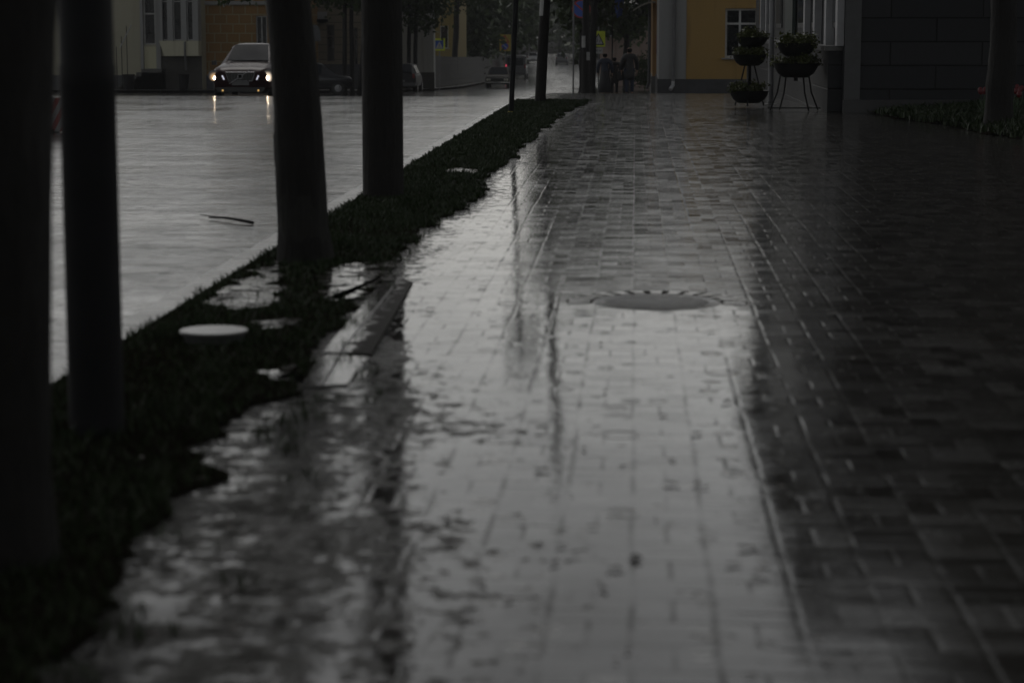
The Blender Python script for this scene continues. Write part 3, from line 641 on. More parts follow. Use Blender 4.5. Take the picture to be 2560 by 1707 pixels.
# ---- house beyond: ochre edge, dark pipe, canopy
Y2 = 93.0; z2 = gz(Y2); xa = hx(1632, Y2)
b = thing('corner_house', 'narrow strip of ochre house with a pale awning beyond the yellow house', 'house', (xa, Y2, z2))
house_wall(b, 5, 6.6, [], m_render('orange_render', (.42,.24,.09)), 10)
MB().box(-.05, 5.0, -.06, 10, -.3, .75).build('plinth', mat('grey_plinth', (.14,.14,.14), .5), b)
MB().tube([(-.14,-.05,6.4),(-.14,-.05,.5),(-.22,-.2,.25)], .07, 10).build('drainpipe', mat('dark_drainpipe', (.05,.05,.05), .4), b, smooth=50)
cn = MB(); n = 8
pr = [(-.85+.95*i/n, 3.55+.35*math.sin(i/n*PI*.55)) for i in range(n+1)]
cn.prism(pr+[(x, z-.06) for x, z in reversed(pr)], -1.0, .6); cn.build('awning', mat('pale_awning_sheet', (.32,.31,.26), .5), b)
MB().box(.14,.24,-.03,-.005,1.7,2.5).build('red_plate', mat('red_enamel', (.22,.03,.03), .4), b)
gable_roof(b, 5, 10, 6.6, 1.8, TIN)
# ---- dark granite building on the right
XG = 3.45; YG = 36.3
GRAN = m_blocks('dark_granite_blocks', (.026,.027,.030), (.036,.036,.039), (.008,.008,.008), 1.5, .39, .014, .45, .02)
b = thing('granite_building', 'dark granite block building with white window pilasters along the right pavement', 'building', (XG, YG, 0))
house_wall(b, 11.0, 8.5, [(6.0,7.5,1.25,4.1),(8.6,10.1,1.25,4.1),(1.2,2.6,5.1,7.5),(4.4,5.8,5.1,7.5),(7.6,9,5.1,7.5)], GRAN, 27, z0=-.6)
for o_ in [(6.0,7.5,1.25,4.1),(8.6,10.1,1.25,4.1)]: window(b, *o_, .12, .09, [(o_[0]+o_[1])/2], [3.2])
for o_ in [(1.2,2.6,5.1,7.5),(4.4,5.8,5.1,7.5),(7.6,9,5.1,7.5)]: window(b, *o_, .12, .09, [(o_[0]+o_[1])/2], [6.8])
PIL = mat('white_pilaster_paint', (.36,.36,.37), .5, .15, 5)
MB().box(-.24, -.004, .35, 27, -.6, 1.02).build('side_plinth', GRAN, b)
MB().box(-.30, -.002, .3, 27.05, 1.021, 1.10).build('plinth_ledge', mat('stone_ledge', (.10,.10,.10), .4), b)
for xp, wv in ((2100,.10),(2067,.13),(2037,.12),(2010,.10),(1911,.07),(1900,.09)):
    Yp = (XG-.07)*F/(xp-1590); yl = Yp-YG
    if yl < .1: yl = .12
    MB().box(-wv-.02, -.006, yl, yl+.38, 1.101, 7.9).build('pilaster', PIL, b)
for k in range(7):
    y0 = 1.0+k*3.6
    o = MB().box(-.035, -.003, y0, y0+1.9, 1.4, 4.0).build('side_window', mat('dark_window_frame', (.04,.04,.04), .4), b); MB().box(-.045, -.036, y0+.1, y0+1.8, 1.5, 3.9).build('pane', GLASS, o)
o = MB().box(-.10, -.03, 10.9, 13.2, -.1, 3.2).build('door', mat('dark_green_door', (.02,.035,.03), .4), b); MB().box(-.13,-.10,12.9,12.95,.9,1.2).build('handle', ZINC, o)
MB().box(-.6, 11.3, -.35, 27.3, 8.5, 8.85).build('cornice', GRAN, b)
MB().box(.0, .26, -.05, -.003, -.4, 8.49).build('corner_pilaster', mat('granite_corner', (.05,.051,.054), .4, .2, 8), b)
MB().box(5.05, 5.3, -.06, -.003, .3, 8.48).build('wall_pilaster', mat('granite_corner', (.075,.076,.08), .4), b)
MB().prism([(-.02,-.4),(11,-.4),(11,.22),(-.02,.22)], -.12, -.008).build('front_plinth', mat('black_granite', (.02,.02,.021), .35), b)
# ---- left: cream house with bay window
YL = 106.0; zl = gz(YL)+.03; CX0 = hx(60, YL); wl = hx(504, YL)-CX0
lx = lambda x: hx(x, YL)-CX0; lz = lambda y: hz(y, YL)-zl
b = thing('cream_house', 'cream house with a projecting bay window and tall narrow windows across the street', 'house', (CX0, YL, zl))
op = [(lx(359), lx(389), lz(113), lz(113)+3.2), (lx(200), lx(240), lz(110), lz(110)+2.6), (lx(100), lx(122), lz(110), lz(110)+2.6)]
house_wall(b, wl, 7.6, op, CREAM, 9)
for o_ in op: window(b, *o_, .1, .07, [], [o_[2]+1.5], m=mat('pale_frame', (.36,.36,.35), .5), sill=False)
MB().box(-.05, lx(398), -.09, .0-.003, -.3, lz(190)).build('plinth', PLINTH, b)
MB().box(lx(352), lx(359), -.16, -.004, lz(195), 7.5).build('pilaster', GREYR, b); MB().box(lx(391), lx(402), -.16, -.004, lz(195), 7.5).build('pilaster', GREYR, b)
MB().box(lx(359)+.01, lx(391)-.01, -.05, -.005, lz(189), lz(118)).build('door_panel', m_render('pale_yellow_panel', (.52,.50,.35)), b)
# bay: slab box with three lights
bx0, bx1 = lx(408), lx(503); bay = MB(); zt, zs, zbt = 7.0, lz(103), lz(141)
vs = []
mb = MB(); mb.box(bx0, bx1, -.75, -.006, zs+3.0, 7.3); mb.box(bx0, bx0+.12, -.75, -.006, zs, zs+3.0); mb.box(bx1-.28, bx1, -.75, -.006, zs, zs+3.0)
for q in (427, 461): mb.box(lx(q), lx(q)+.26, -.745, -.40, zs, zs+3.0)
bo = mb.build('bay_window', GREYR, b)
for q0, q1 in ((410,427),(440,461),(474,495)): window(bo, lx(q0), lx(q1), zs+.02, zs+2.98, -.55, .05, [], [zs+1.9], m=mat('pale_frame', (.36,.36,.35), .5), sill=False, name='bay_light')
MB().prism([(lx(405),zs-.002),(bx1,zs-.002),(bx1,zbt),(lx(418),zbt)], -.8, -.01).build('bay_apron', m_render('pale_yellow_panel2', (.50,.48,.36)), bo)
MB().tube([(lx(470),-.86,zbt+.7),(lx(470),-.86,zbt),(lx(467),-.5,zbt-.25),(lx(466),-.3,zbt-.7)], .05, 8).build('drainpipe', GSTEEL, b, smooth=50)
MB().box(lx(402), lx(503), -.02, -.003, -.3, zbt-.02).build('basement_wall', mat('dark_basement_render', (.045,.042,.036), .7, .3, 4), b)
gable_roof(b, wl, 9, 7.6, 2.0, TIN)
rl = thing('stair_railing', 'thin pale sloping stair handrail beside the cream house door', 'railing', (lx(300)+CX0, YL-1.0, zl))
a_ = at(300, 120, YL-1.0); c_ = at(328, 63, YL-1.0)
MB().tube([(a_.x-rl.location.x,0,a_.z-zl),(c_.x-rl.location.x,0,c_.z-zl)], .03, 8).build('handrail', mat('pale_steel', (.35,.35,.35), .35), rl)
for f_ in (.05,.5,.95): MB().tube([((c_.x-a_.x)*f_, 0, 0),((c_.x-a_.x)*f_, 0, a_.z-zl+(c_.z-a_.z)*f_)], .018, 6).build('baluster', STEEL, rl)
st = MB()
for k in range(6): st.box(.0+k*.26, 2.3, .12, 1.0, 0, .17*(k+1))
o = st.build('entrance_steps', mat('dark_stone_step', (.06,.058,.052), .45, .3, 5), None, loc=(lx(296)+CX0, YL-1.05, zl)); tag(o, 'dark stone entrance steps climbing beside the cream house', 'steps')
# ---- ochre block house
YO = 107.0; zo = gz(YO)+.03; OX0 = hx(505, YO); ox = lambda x: hx(x, YO)-OX0; oz = lambda y: hz(y, YO)-zo
b = thing('ochre_house', 'ochre house of large faced blocks with a pale cornice, behind the lit car', 'house', (OX0, YO, zo)); wo = ox(758)
OB = m_blocks('ochre_blocks', (.30,.17,.062), (.25,.15,.06), (.33,.30,.18), .62, .46, .03, .7, .006)
house_wall(b, wo, 6.8, [(ox(640), ox(668), oz(130), oz(40))], OB, 9); window(b, ox(640), ox(668), oz(130), oz(40), .1, .06, [ox(654)], [], m=mat('pale_frame', (.36,.36,.35), .5))
MB().box(-.02, wo+.03, -.14, -.003, oz(12), oz(3)).build('cornice_band', GREYR, b); MB().box(-.02, wo+.02, -.06, -.002, -.3, oz(190)).build('plinth', mat('blue_grey_plinth', (.07,.075,.095), .5), b)
gable_roof(b, wo, 9, 6.8, 1.8, TIN)
# ---- rusticated beige building between trunk and pole
YB = 112.0; zbb = gz(YB)+.03; BX0 = hx(762, YB); qx = lambda x: hx(x, YB)-BX0; qz = lambda y: hz(y, YB)-zbb
b = thing('beige_building', 'beige rusticated building with a dark canopy seen between the leaning tree and the pole', 'building', (BX0, YB, zbb)); wb_ = qx(932)
RUS = m_blocks('beige_rusticated_stone', (.27,.235,.18), (.24,.21,.165), (.09,.08,.06), 30.0, .38, .02, .7, .02)
op = [(qx(816), qx(836), qz(155), qz(62)), (qx(884), qx(894), qz(168), qz(70))]
house_wall(b, wb_, 8.2, op, RUS, 9)
for o_ in op: window(b, *o_, .1, .05, [], [o_[3]-.6], m=mat('brown_frame', (.08,.06,.045), .5), sill=False)
MB().box(qx(762), qx(820), -.35, -.004, qz(56), qz(49)).build('canopy', STEEL, b); MB().box(qx(762), qx(818), -.12, -.003, qz(48), qz(30)).build('fascia', GREYR, b)
MB().box(-.02, wb_+.02, -.07, -.002, -.3, qz(162)).build('plinth', PLINTH, b)
gable_roof(b, wb_, 9, 8.2, 1.8, TIN)
# ---- pale wall house
YW = 124.0; zw = gz(YW)+.03; WX0 = hx(934, YW); ux = lambda x: hx(x, YW)-WX0; uz = lambda y: hz(y, YW)-zw
b = thing('grey_house', 'pale grey plastered house end wall beside the dark fence', 'house', (WX0, YW, zw)); ww = ux(1084)
house_wall(b, ww, 6.2, [(.5,1.4,2.2,3.8)], m_render('pale_grey_plaster', (.42,.42,.40)), 1.0); window(b, .5,1.4,2.2,3.8,.1,.06,[.95],[])
MB().box(-.02, ww+.04, -.07, -.002, -.3, uz(182)).build('plinth', mat('brown_grey_plinth', (.05,.047,.04), .6), b)
gable_roof(b, ww, 1.0, 6.2, .5, TIN, .2)
# ---- yellow far house + pale far house
YE = 158.0; EX0 = hx(1052, YE); ze = gz(YE)
b = thing('far_yellow_house', 'hazy yellow house above the dark fence beyond the crossing sign', 'house', (EX0, YE, ze)); we = hx(1142, YE)-EX0
house_wall(b, we, 6.5, [(hx(1112,YE)-EX0-.35, hx(1112,YE)-EX0+.25, 2.6, 4.2)], m_render('lemon_render', (.30,.23,.075)), 9); window(b, hx(1112,YE)-EX0-.35, hx(1112,YE)-EX0+.25, 2.6, 4.2, .1, .06, [], [])
gable_roof(b, we, 9, 6.5, 2.0, TIN)
YP = 215.0; b = thing('far_pale_house', 'hazy low house with a brown wall far behind the fence', 'house', (hx(1148, YP), YP, gz(YP)))
house_wall(b, 4.4, 4.3, [(.6,1.2,2.4,3.4),(2.2,2.8,2.4,3.4)], m_render('brownish_render', (.17,.12,.08)), 7); window(b,.6,1.2,2.4,3.4); window(b,2.2,2.8,2.4,3.4); gable_roof(b, 4.4, 7, 4.3, 1.6, TIN)
# ---- pink wall house at far right of pavement
YK = 150.0; b = thing('far_pink_house', 'hazy pinkish brown house far along the pavement behind the walkers', 'house', (hx(1500, YK), YK, gz(YK)))
house_wall(b, 3.9, 5.2, [(.3,.9,3.4,4.6)], m_render('pink_render', (.36,.27,.23)), 8); window(b,.3,.9,3.4,4.6); gable_roof(b, 3.9, 8, 5.2, 1.4, TIN)
# ---- fence
b = thing('plank_fence', 'long dark grey board fence along the far side of the street', 'fence', (-12.3, 130, gz(130)+.03))
FM = mat('grey_weathered_boards', (.06,.058,.055), .6, .3, 4, .004); mb = MB(); y = 0
while y < 72:
    zz = gz(130+y)-gz(130); mb.box(-.02+random.uniform(-.006,.006), .012, y, y+.14, zz+.05, zz+1.93+random.uniform(-.03,.03)); y += .155
mb.build('boards', FM, b)
mb2 = MB()
for y in np.arange(0, 70, 2.5):
    zz = gz(130+y)-gz(130); zn = gz(132.5+y)-gz(130)
    for hgt in (.5, 1.5): mb2.add([(.013,y,zz+hgt),(.013,y+2.5,zn+hgt),(.05,y+2.5,zn+hgt),(.05,y,zz+hgt),(.013,y,zz+hgt+.08),(.013,y+2.5,zn+hgt+.08),(.05,y+2.5,zn+hgt+.08),(.05,y,zz+hgt+.08)], [(0,3,2,1),(4,5,6,7),(0,1,5,4),(1,2,6,5),(2,3,7,6),(3,0,4,7)])
mb2.build('rails', FM, b)
mb3 = MB(); mb3.box(-1.4,-.022,-.04,.0,.05,1.95); mb3.build('end_panel', FM, b)

# ------------------------------------------------------------------ street furniture
# bins
for xp, w_, lb in ((460, .52, 'black litter bin standing under the bay window'), (322, .56, 'black litter bin standing in front of the stair railing')):
    q = at(xp, 216, 103.2); t_ = thing('litter_bin', lb, 'bin', (q.x, 103.2, gz(103.2)+.03), 0, 'litter bins by the cream house')
    MB().lathe([(w_*.40,0),(w_*.42,.05),(w_*.5,.68),(w_*.53,.70),(w_*.53,.74),(w_*.46,.74),(w_*.44,.6),(.001,.6)], n=18).build('body', STEEL, t_, smooth=35)
    MB().lathe([(w_*.30,-.03),(w_*.34,.0)], n=16).build('foot', STEEL, t_)
# striped barrier
q = at(160, 300, 31.0)
t_ = thing('barrier_board', 'red and white striped barrier board half hidden behind the lamp post', 'barrier', (q.x, 31, -.1))
sm_ = NT('barrier_stripes'); sp = sm_.n('ShaderNodeSeparateXYZ'); sm_.t.links.new(sm_.pos(), sp.inputs[0]); ff = sm_.math('FRACT', sm_.math('MULTIPLY', sm_.math('SUBTRACT', sm_.math('MULTIPLY', sp.outputs[0], 1.0), sm_.math('MULTIPLY', sp.outputs[2], .55)), 6.5))
nn_ = sm_.noise(12, 4); cc_ = sm_.mixc(sm_.math('GREATER_THAN', ff, .5), (.22,.22,.22), (.2,.022,.02)); sm_.set(base=sm_.mixc(sm_.math('MULTIPLY', nn_, .5), cc_, (.05,.04,.04)), rough=.45)
zc = q.z+.1; 
MB().box(-.24,.28,-.015,.015,zc-.17,zc+.32).build('board', sm_.m, t_)
for s_ in (-.18,.2): MB().box(s_-.025,s_+.025,.016,.055,0,zc+.32).build('leg', STEEL, t_)
for s_ in (-.18,.2): MB().box(s_-.03,s_+.03,-.28,.32,0,.05).build('foot', STEEL, t_)

def text_mesh(s, size, m, parent, loc, name='lettering'):
    cu = bpy.data.curves.new(name, 'FONT'); cu.body = s; cu.size = size; cu.align_x = 'CENTER'; cu.align_y = 'CENTER'; cu.extrude = .002
    tmp = bpy.data.objects.new('tmp', cu); COL.objects.link(tmp); dg = bpy.context.evaluated_depsgraph_get(); me = bpy.data.meshes.new_from_object(tmp.evaluated_get(dg)); bpy.data.objects.remove(tmp)
    me.materials.clear(); me.materials.append(m); o = link(name, me, parent, loc); o.rotation_euler = (PI/2,0,0); return o
BLK = mat('black_sign_film', (.012,.012,.012), .4); WHT = mat('white_sign_film', (.42,.42,.42), .35, .1); LIME = mat('lime_reflective_film', (.60,.68,.03), .35, .12); BLUE = mat('blue_sign_film', (.03,.09,.42), .35, .1); RED = mat('red_sign_film', (.36,.03,.03), .35, .1); YEL = mat('yellow_sign_film', (.40,.30,.04), .35, .12)
def polygon_plate(parent, name, pts, y0, y1, m): return MB().prism(pts, y0, y1).build(name, m, parent)
def tri(cx, cz, w, h): return [(cx-w/2,cz-h/2),(cx+w/2,cz-h/2),(cx,cz+h/2)]
def stick_figure(mb, cx, cz, h, y, lean=1):
    r = h*.09; mb.lathe([(r,y-.001),(r,y+.001)], (cx+lean*h*.04, 0, cz+h*.42), 10, axis='y')
    def limb(a, b, w):
        a = Vector((a[0],a[1])); b = Vector((b[0],b[1])); n = Vector((-(b-a).y,(b-a).x)).normalized()*w/2
        mb.prism([(cx+v.x, cz+v.y) for v in (a-n, b-n, b+n, a+n)], y-.001, y+.001)
    limb((lean*h*.03,h*.3),(0,-h*.05),h*.13); limb((0,-h*.05),(lean*h*.17,-h*.45),h*.08); limb((0,-h*.05),(-lean*h*.2,-h*.45),h*.08); limb((lean*h*.02,h*.25),(lean*h*.2,h*.02),h*.06); limb((lean*h*.02,h*.25),(-lean*h*.18,h*.05),h*.06)
# children sign
YC = 90.0; q = at(1496.5, 98, YC); zg = gz(YC); sC = F/YC
t_ = thing('children_sign', 'lime square sign with a white children warning triangle above a small white plate', 'road sign', (q.x, YC, zg)); cz = q.z-zg
MB().tube([(0,.04,-.1),(0,.04,cz+.5)], .03, 10).build('post', GSTEEL, t_, smooth=50)
pn = MB().box(-.27,.27,-.012,.012,cz-.32,cz+.32).build('panel', LIME, t_)
tb = polygon_plate(t_, 'triangle', tri(-.01, cz+.0, .50, .50), -.020, -.0125, BLK); polygon_plate(tb, 'triangle_field', tri(-.01, cz-.018, .37, .37), -.026, -.0205, WHT)
mb = MB(); stick_figure(mb, -.05, cz-.07, .17, -.029, 1); stick_figure(mb, .05, cz-.085, .15, -.029, 1); mb.build('children_pictogram', BLK, tb)
pl = MB().box(-.25,.17,-.012,.012,cz-.60,cz-.36).build('distance_plate', WHT, t_); text_mesh('200 м', .13, BLK, pl, (-.04,-.0145,cz-.48))
# crossing sign
YX = 128.0; q = at(1098.5, 112, YX); zg = gz(YX)+.03; cz = q.z-zg
t_ = thing('crossing_sign', 'blue pedestrian crossing sign with a lime border beside the grey house', 'road sign', (q.x, YX, zg))
MB().tube([(0,.04,-.1),(0,.04,cz+.35)], .035, 10).build('post', GSTEEL, t_, smooth=50)
MB().box(-.33,.33,-.012,.012,cz-.36,cz+.36).build('border', LIME, t_); MB().box(-.235,.235,-.018,-.0125,cz-.25,cz+.24).build('panel', BLUE, t_)
tp_ = polygon_plate(t_, 'triangle', tri(0, cz-.02, .42, .40), -.024, -.0185, WHT); mb = MB(); stick_figure(mb, 0, cz-.06, .2, -.027, -1); mb.build('walker_pictogram', BLK, tp_)
# no parking sign
YN = 80.0; q = at(1433, 242, YN); zg = gz(YN); c0 = at(1453, 23, YN); cx = c0.x-q.x; cz = c0.z-zg
t_ = thing('no_parking_sign', 'round blue no parking sign with a red ring half behind the poster pole', 'road sign', (q.x, YN, zg))
MB().tube([(0,0,-.1),(0,0,cz+.6)], .032, 10).build('post', GSTEEL, t_, smooth=50)
mb = MB(); mb.box(-.02, cx, .02,.045, cz+.12, cz+.16); mb.box(-.02, cx, .02,.045, cz-.16, cz-.12); mb.build('bracket', GSTEEL, t_)
MB().lathe([(.34,-.01),(.34,.012)], (cx,0,cz), 32, axis='y').build('disc', RED, t_); MB().lathe([(.285,-.016),(.285,-.0105)], (cx,0,cz), 32, axis='y').build('blue_field', BLUE, t_)
mm = Matrix.Translation((cx,0,cz)) @ Matrix.Rotation(R(40), 4, 'Y'); MB().box(-.29,.29,-.021,-.0165,-.03,.03, M=mm).build('slash', RED, t_)
# poster pole + neighbours
YQ = 75.0; q = at(1464, 243, YQ)
t_ = thing('poster_pole', 'thick dark pole with two small white posters at the pavement edge', 'pole', (q.x, YQ, gz(YQ)))
MB().tube([(0,0,-.2),(0,0,3),(0,0,8)], [.15,.12,.10], 16, wob=.01).build('shaft', POLEM, t_, smooth=50)
a_ = at(1458, 105, YQ); wrap_paper(t_, 'poster', a_.z-gz(YQ)-.2, a_.z-gz(YQ)+.2, .152, R(200), R(265))
a_ = at(1472, 141, YQ); wrap_paper(t_, 'poster', a_.z-gz(YQ)-.14, a_.z-gz(YQ)+.14, .153, R(280), R(335))
YQ = 84.0; q = at(1478, 240, YQ)
tree((q.x, YQ, gz(YQ)), (q.x+.1, YQ, gz(YQ)+3.6), .16, .12, 8.5, 'dark street tree close behind the poster pole', [(0,0,6.2,2.0,2.2,2.0)], 2600, .13, 'street_tree', 'trees along the right pavement', seed=21)
# blue banner
YBn = 100.0; q = at(1549, 12, YBn); t_ = thing('blue_banner', 'small plain blue banner hanging on a bracket in the dark foliage', 'banner', (q.x-.12, YBn, gz(YBn)))
MB().tube([(-.2,.03,0),(-.2,.03,4.4)], .03, 8).build('post', STEEL, t_); MB().box(-.2,.35,.0,.02,4.2,4.24).build('bracket', STEEL, t_)
nv = 6; vs = []
for j in range(nv+1):
    for i in range(nv+1): vs.append((-.1+.42*i/nv-.1*j/nv*(i/nv), -.01+.025*math.sin(i*1.1+j*.4), 4.2-.9*j/nv*(1-.2*i/nv)))
MB().add(vs, [(j*(nv+1)+i, j*(nv+1)+i+1, (j+1)*(nv+1)+i+1, (j+1)*(nv+1)+i) for j in range(nv) for i in range(nv)]).build('cloth', BLUE, t_, fix=False)
# roadworks sign board far away
YR = 185.0; q = at(1263, 110, YR); zg = gz(YR)+.03; cz = q.z-zg; t_ = thing('temporary_sign_board', 'yellow board with a red triangle above a blue disc far down the street', 'road sign', (q.x, YR, zg))
MB().tube([(0,.05,-.1),(0,.05,cz)], .04, 8).build('post', GSTEEL, t_)
MB().box(-.48,.48,-.01,.02,cz-.62,cz+.78).build('board', YEL, t_); o = polygon_plate(t_, 'triangle', tri(-.03, cz+.42, .80, .68), -.018, -.0105, RED); polygon_plate(o, 'triangle_field', tri(-.03, cz+.39, .5, .42), -.024, -.0185, YEL); o2 = MB(); stick_figure(o2, -.03, cz+.36, .26, -.027); o2.build('worker_pictogram', BLK, o)
MB().lathe([(.32,-.018),(.32,-.0105)], (-.02,0,cz-.22), 28, axis='y').build('disc', RED, t_); MB().lathe([(.27,-.024),(.27,-.0185)], (-.02,0,cz-.22), 28, axis='y').build('disc_field', BLUE, t_)
mm = Matrix.Translation((-.02,0,cz-.22)) @ Matrix.Rotation(R(42), 4, 'Y'); MB().box(-.27,.27,-.029,-.0245,-.035,.035, M=mm).build('slash', WHT, t_)
# back of a sign near beige building
YS = 96.0; q = at(788, 84, YS); zg = gz(YS)-.1; cz = q.z-zg; t_ = thing('road_sign', 'dark blunt topped back of a road sign in front of the beige building', 'road sign', (q.x, YS, zg))
MB().tube([(-.05,.04,-.1),(-.05,.04,cz)], .032, 8).build('post', GSTEEL, t_)
MB().prism([(-.28,-.36+cz),(.26,-.34+cz),(.23,.0+cz),(.17,.26+cz),(.08,.36+cz),(-.1,.37+cz),(-.2,.27+cz),(-.25,.0+cz)], -.02, .02).build('panel', mat('dull_grey_sign_back', (.055,.056,.06), .5), t_)
# flag post between planters
g = gp(1926, 262); t_ = thing('flag_post', 'pale grey steel flag post between the two tiered planters', 'post', (g.x, g.y, 0))
MB().lathe([(.05,-.05),(.05,2.2),(.045,6.5),(.04,7)], n=14).build('shaft', mat('pale_grey_steel', (.26,.26,.27), .4, .1), t_, smooth=50); MB().lathe([(.11,0),(.11,.015),(.055,.02),(.055,.06)], n=14).build('base_plate', GSTEEL, t_); MB().lathe([(.02,7),(.05,7.05),(.001,7.1)], n=12).build('finial', GSTEEL, t_)
# planters
IRON = mat('black_iron', (.008,.008,.008), .6, .3, 8, 0, 0, .2); BOWL = mat('black_planter_bowl', (.008,.008,.008), .6, .3, 6, 0, 0, .2)
def bowl(parent, cx, cy_, z, r, h, seed):
    o = MB().lathe([(r*.55,z),(r*.8,z+h*.3),(r*.96,z+h*.75),(r,z+h),(r*1.04,z+h+.02),(r*.95,z+h+.015),(r*.9,z+h-.04),(.001,z+h-.04)], (cx,cy_,0), 22).build('bowl', BOWL, parent, smooth=45)
    rg = np.random.default_rng(seed); bl = [(cx+rg.uniform(-.7,.7)*r, cy_+rg.uniform(-.7,.7)*r, z+h+rg.uniform(.02,.09), r*.3, r*.3, .07) for k in range(9)]
    crown_mesh('foliage', bl, 1500, .028, LEAFY, seed, o); return o
Yp = 39.6; def_ = lambda x, y, Y: at(x, y, Y)
q = def_(1872, 259, Yp); t_ = thing('tiered_planter', 'three tier black planter with yellow green plants left of the flag post', 'planter', (q.x, Yp, 0), 0, 'tiered planters by the granite building')
bowl(t_, 0, 0, .05, .35, .2, 31); bowl(t_, .0, 0, .72, .30, .18, 32); bowl(t_, .04, .0, 1.06, .28, .15, 33)
mb = MB(); mb.tube([(0,0,.2),(0,0,1.1)], .035, 8)
for k in range(3):
    a = k*2*PI/3+.4; mb.tube([(.3*math.cos(a),.3*math.sin(a),0),(.1*math.cos(a),.1*math.sin(a),.72)], .014, 6)
mb.build('stand', IRON, t_)
Yp = 37.4; q = def_(1985, 272, Yp); t_ = thing('tiered_planter', 'two tier black planter on splayed iron legs right of the flag post', 'planter', (q.x, Yp, 0), 0, 'tiered planters by the granite building')
bowl(t_, .02, 0, .56, .38, .22, 34); bowl(t_, .02, 0, .92, .33, .2, 35)
lg = []
for k in range(4):
    a = k*PI/2+.5; MB().tube([(.48*math.cos(a),.3*math.sin(a),0),(.34*math.cos(a),.2*math.sin(a),.3),(.28*math.cos(a),.16*math.sin(a),.6)], .014, 6).build('leg', IRON, t_, smooth=50)
mb = MB(); mb.tube([(.02,0,.5),(.02,0,.95)], .035, 8); mb.box(-.45,.45,-.012,.012,.03,.05); mb.build('stand', IRON, t_)
# tulips
TUL = mat('red_tulip', (.13,.006,.010), .5, .3, 20); STM = mat('tulip_stem', (.03,.06,.02), .5); proto = None; rr = random.Random(3)
for k in range(22):
    x, y = rr.uniform(2455, 2600), rr.uniform(212, 244); Yt = rr.uniform(31.5, 35.2); q = at(x, y, Yt)
    if proto is None:
        m = MB(); m.tube([(0,0,0),(.01,0,.15),(.0,.01,.3)], .005, 5, mi=1)
        m.lathe([(.008,.28),(.028,.30),(.034,.33),(.028,.36),(.012,.375)], (0,.01,0), 8)
        for s_ in (-1,1): m.add([(0,0,.0),(s_*.05,.01,.12),(s_*.075,0,.2),(s_*.03,-.01,.12)], [(0,1,2,3)], mi=1)
        proto = o = m.build('tulip', [TUL, STM], None, smooth=60)
    else: o = proto.copy(); COL.objects.link(o)
    o.location = (q.x, Yt, lawn_z(q.x, Yt)-.02); o.rotation_euler = (rr.uniform(-.15,.15), rr.uniform(-.15,.15), rr.uniform(0,6.28)); o.scale = (rr.uniform(.8,1.2),)*3
    tag(o, 'red tulip in the flower bed on the raised lawn by the granite wall', 'tulip', 'red tulips on the lawn')

# ------------------------------------------------------------------ other trees
q = at(2500, 260, 30.5); tree((q.x, 30.5, lawn_z(q.x, 30.5)), (q.x+.05, 30.6, 4.0), .2, .15, 9, 'dark tree trunk on the raised lawn in front of the granite wall', [(1.4,-1.5,6.8,2.2,3.4,2.0),(2.8,1,7.2,3.0,3.2,2.4),(3.4,-6,6.8,2.8,3.6,2.0)], 15000, .13, 'lawn_tree', seed=41)
tg = 'trees across the street'
for xb, Yt, xt, r, lb, sd in ((860, 101, 862, .115, 'left stem of the twin dark trees before the beige building', 51), (879, 101.5, 878, .115, 'right stem of the twin dark trees before the beige building', 52), (898, 100, 918, .12, 'leaning dark tree partly behind the thick straight pole', 53),
        (1019, 119, 1025, .12, 'left of two leaning trees before the grey house', 54), (1036, 119, 1041, .12, 'right of two leaning trees before the grey house', 55), (1134, 150, 1143, .22, 'tall hazy tree standing in front of the dark fence', 56)):
    zg = gz(Yt)-.02; q = hx(xb, Yt); t2 = at(xt, 0, Yt); h0 = t2.z-zg
    tree((q, Yt, zg), (q+(t2.x-q)*1.15, Yt, zg+h0*1.15), r, r*.8, 8.5, lb, [(0,0,5.9,2.1,2.1,2.0),(1.0,0,4.3+(.4 if Yt < 110 else -.1),1.3,1.3,.9),(-1.2,.3,4.4+(.4 if Yt < 110 else .3),1.3,1.2,.8)] if sd != 56 else [(0,0,8,3,3,3)], 3600, .14, 'street_tree', tg, seed=sd)
q = at(640, 0, 60); tree((q.x+.9, 60, gz(60)-.1), (q.x+.55, 60, gz(60)+3.0), .14, .11, 7.5, 'tree with hanging green leaves above the lit car', [(-.3,0,5.6,1.9,1.9,1.6),(-1.30,-.2,2.78,.7,.6,.22),(-.6,.0,3.3,.7,.6,.3)], 5200, .085, 'street_tree', tg, seed=61)
# dark trees beyond the walkers
for X, Y, H, w, lb, sd in ((-.5, 118, 14, 3.0, 'dark leafy tree above the pavement beyond the walkers', 71), (1.2, 110, 13, 2.8, 'dark leafy tree beside the ochre strip house', 72), (-2.6, 132, 15.5, 3.2, 'hazy tree over the kerb behind the children sign', 73),
        (-2.3, 96, 12, 2.4, 'dark kerbside tree just right of the poster pole', 74), (-2.4, 110, 13, 2.6, 'kerbside tree between the poster pole and the children sign', 76), (-.6, 148, 17, 3.6, 'hazy tree above the heads of the walkers', 77)):
    tree((X, Y, gz(Y)), (X, Y, gz(Y)+3.2), .2, .15, H, lb, [(0,0,H-3.2,w,w,2.9),(0,0,H*.54,w,w,2.4),(.1,0,4.2,w*.55,w*.55,1.3)], 9000, .19, 'street_tree', 'trees along the right pavement', seed=sd)
b_ = thing('bush', 'dark green bush at the pavement edge behind the walkers', 'bush', (-.25, 112, gz(112))); MB().tube([(0,0,-.1),(.05,0,.8)], .05, 6).build('stem', BARK, b_); crown_mesh('foliage', [(.7,0,1.0,.55,.6,.8),(.95,.2,.6,.5,.6,.5)], 1500, .08, LEAF, 75, b_)
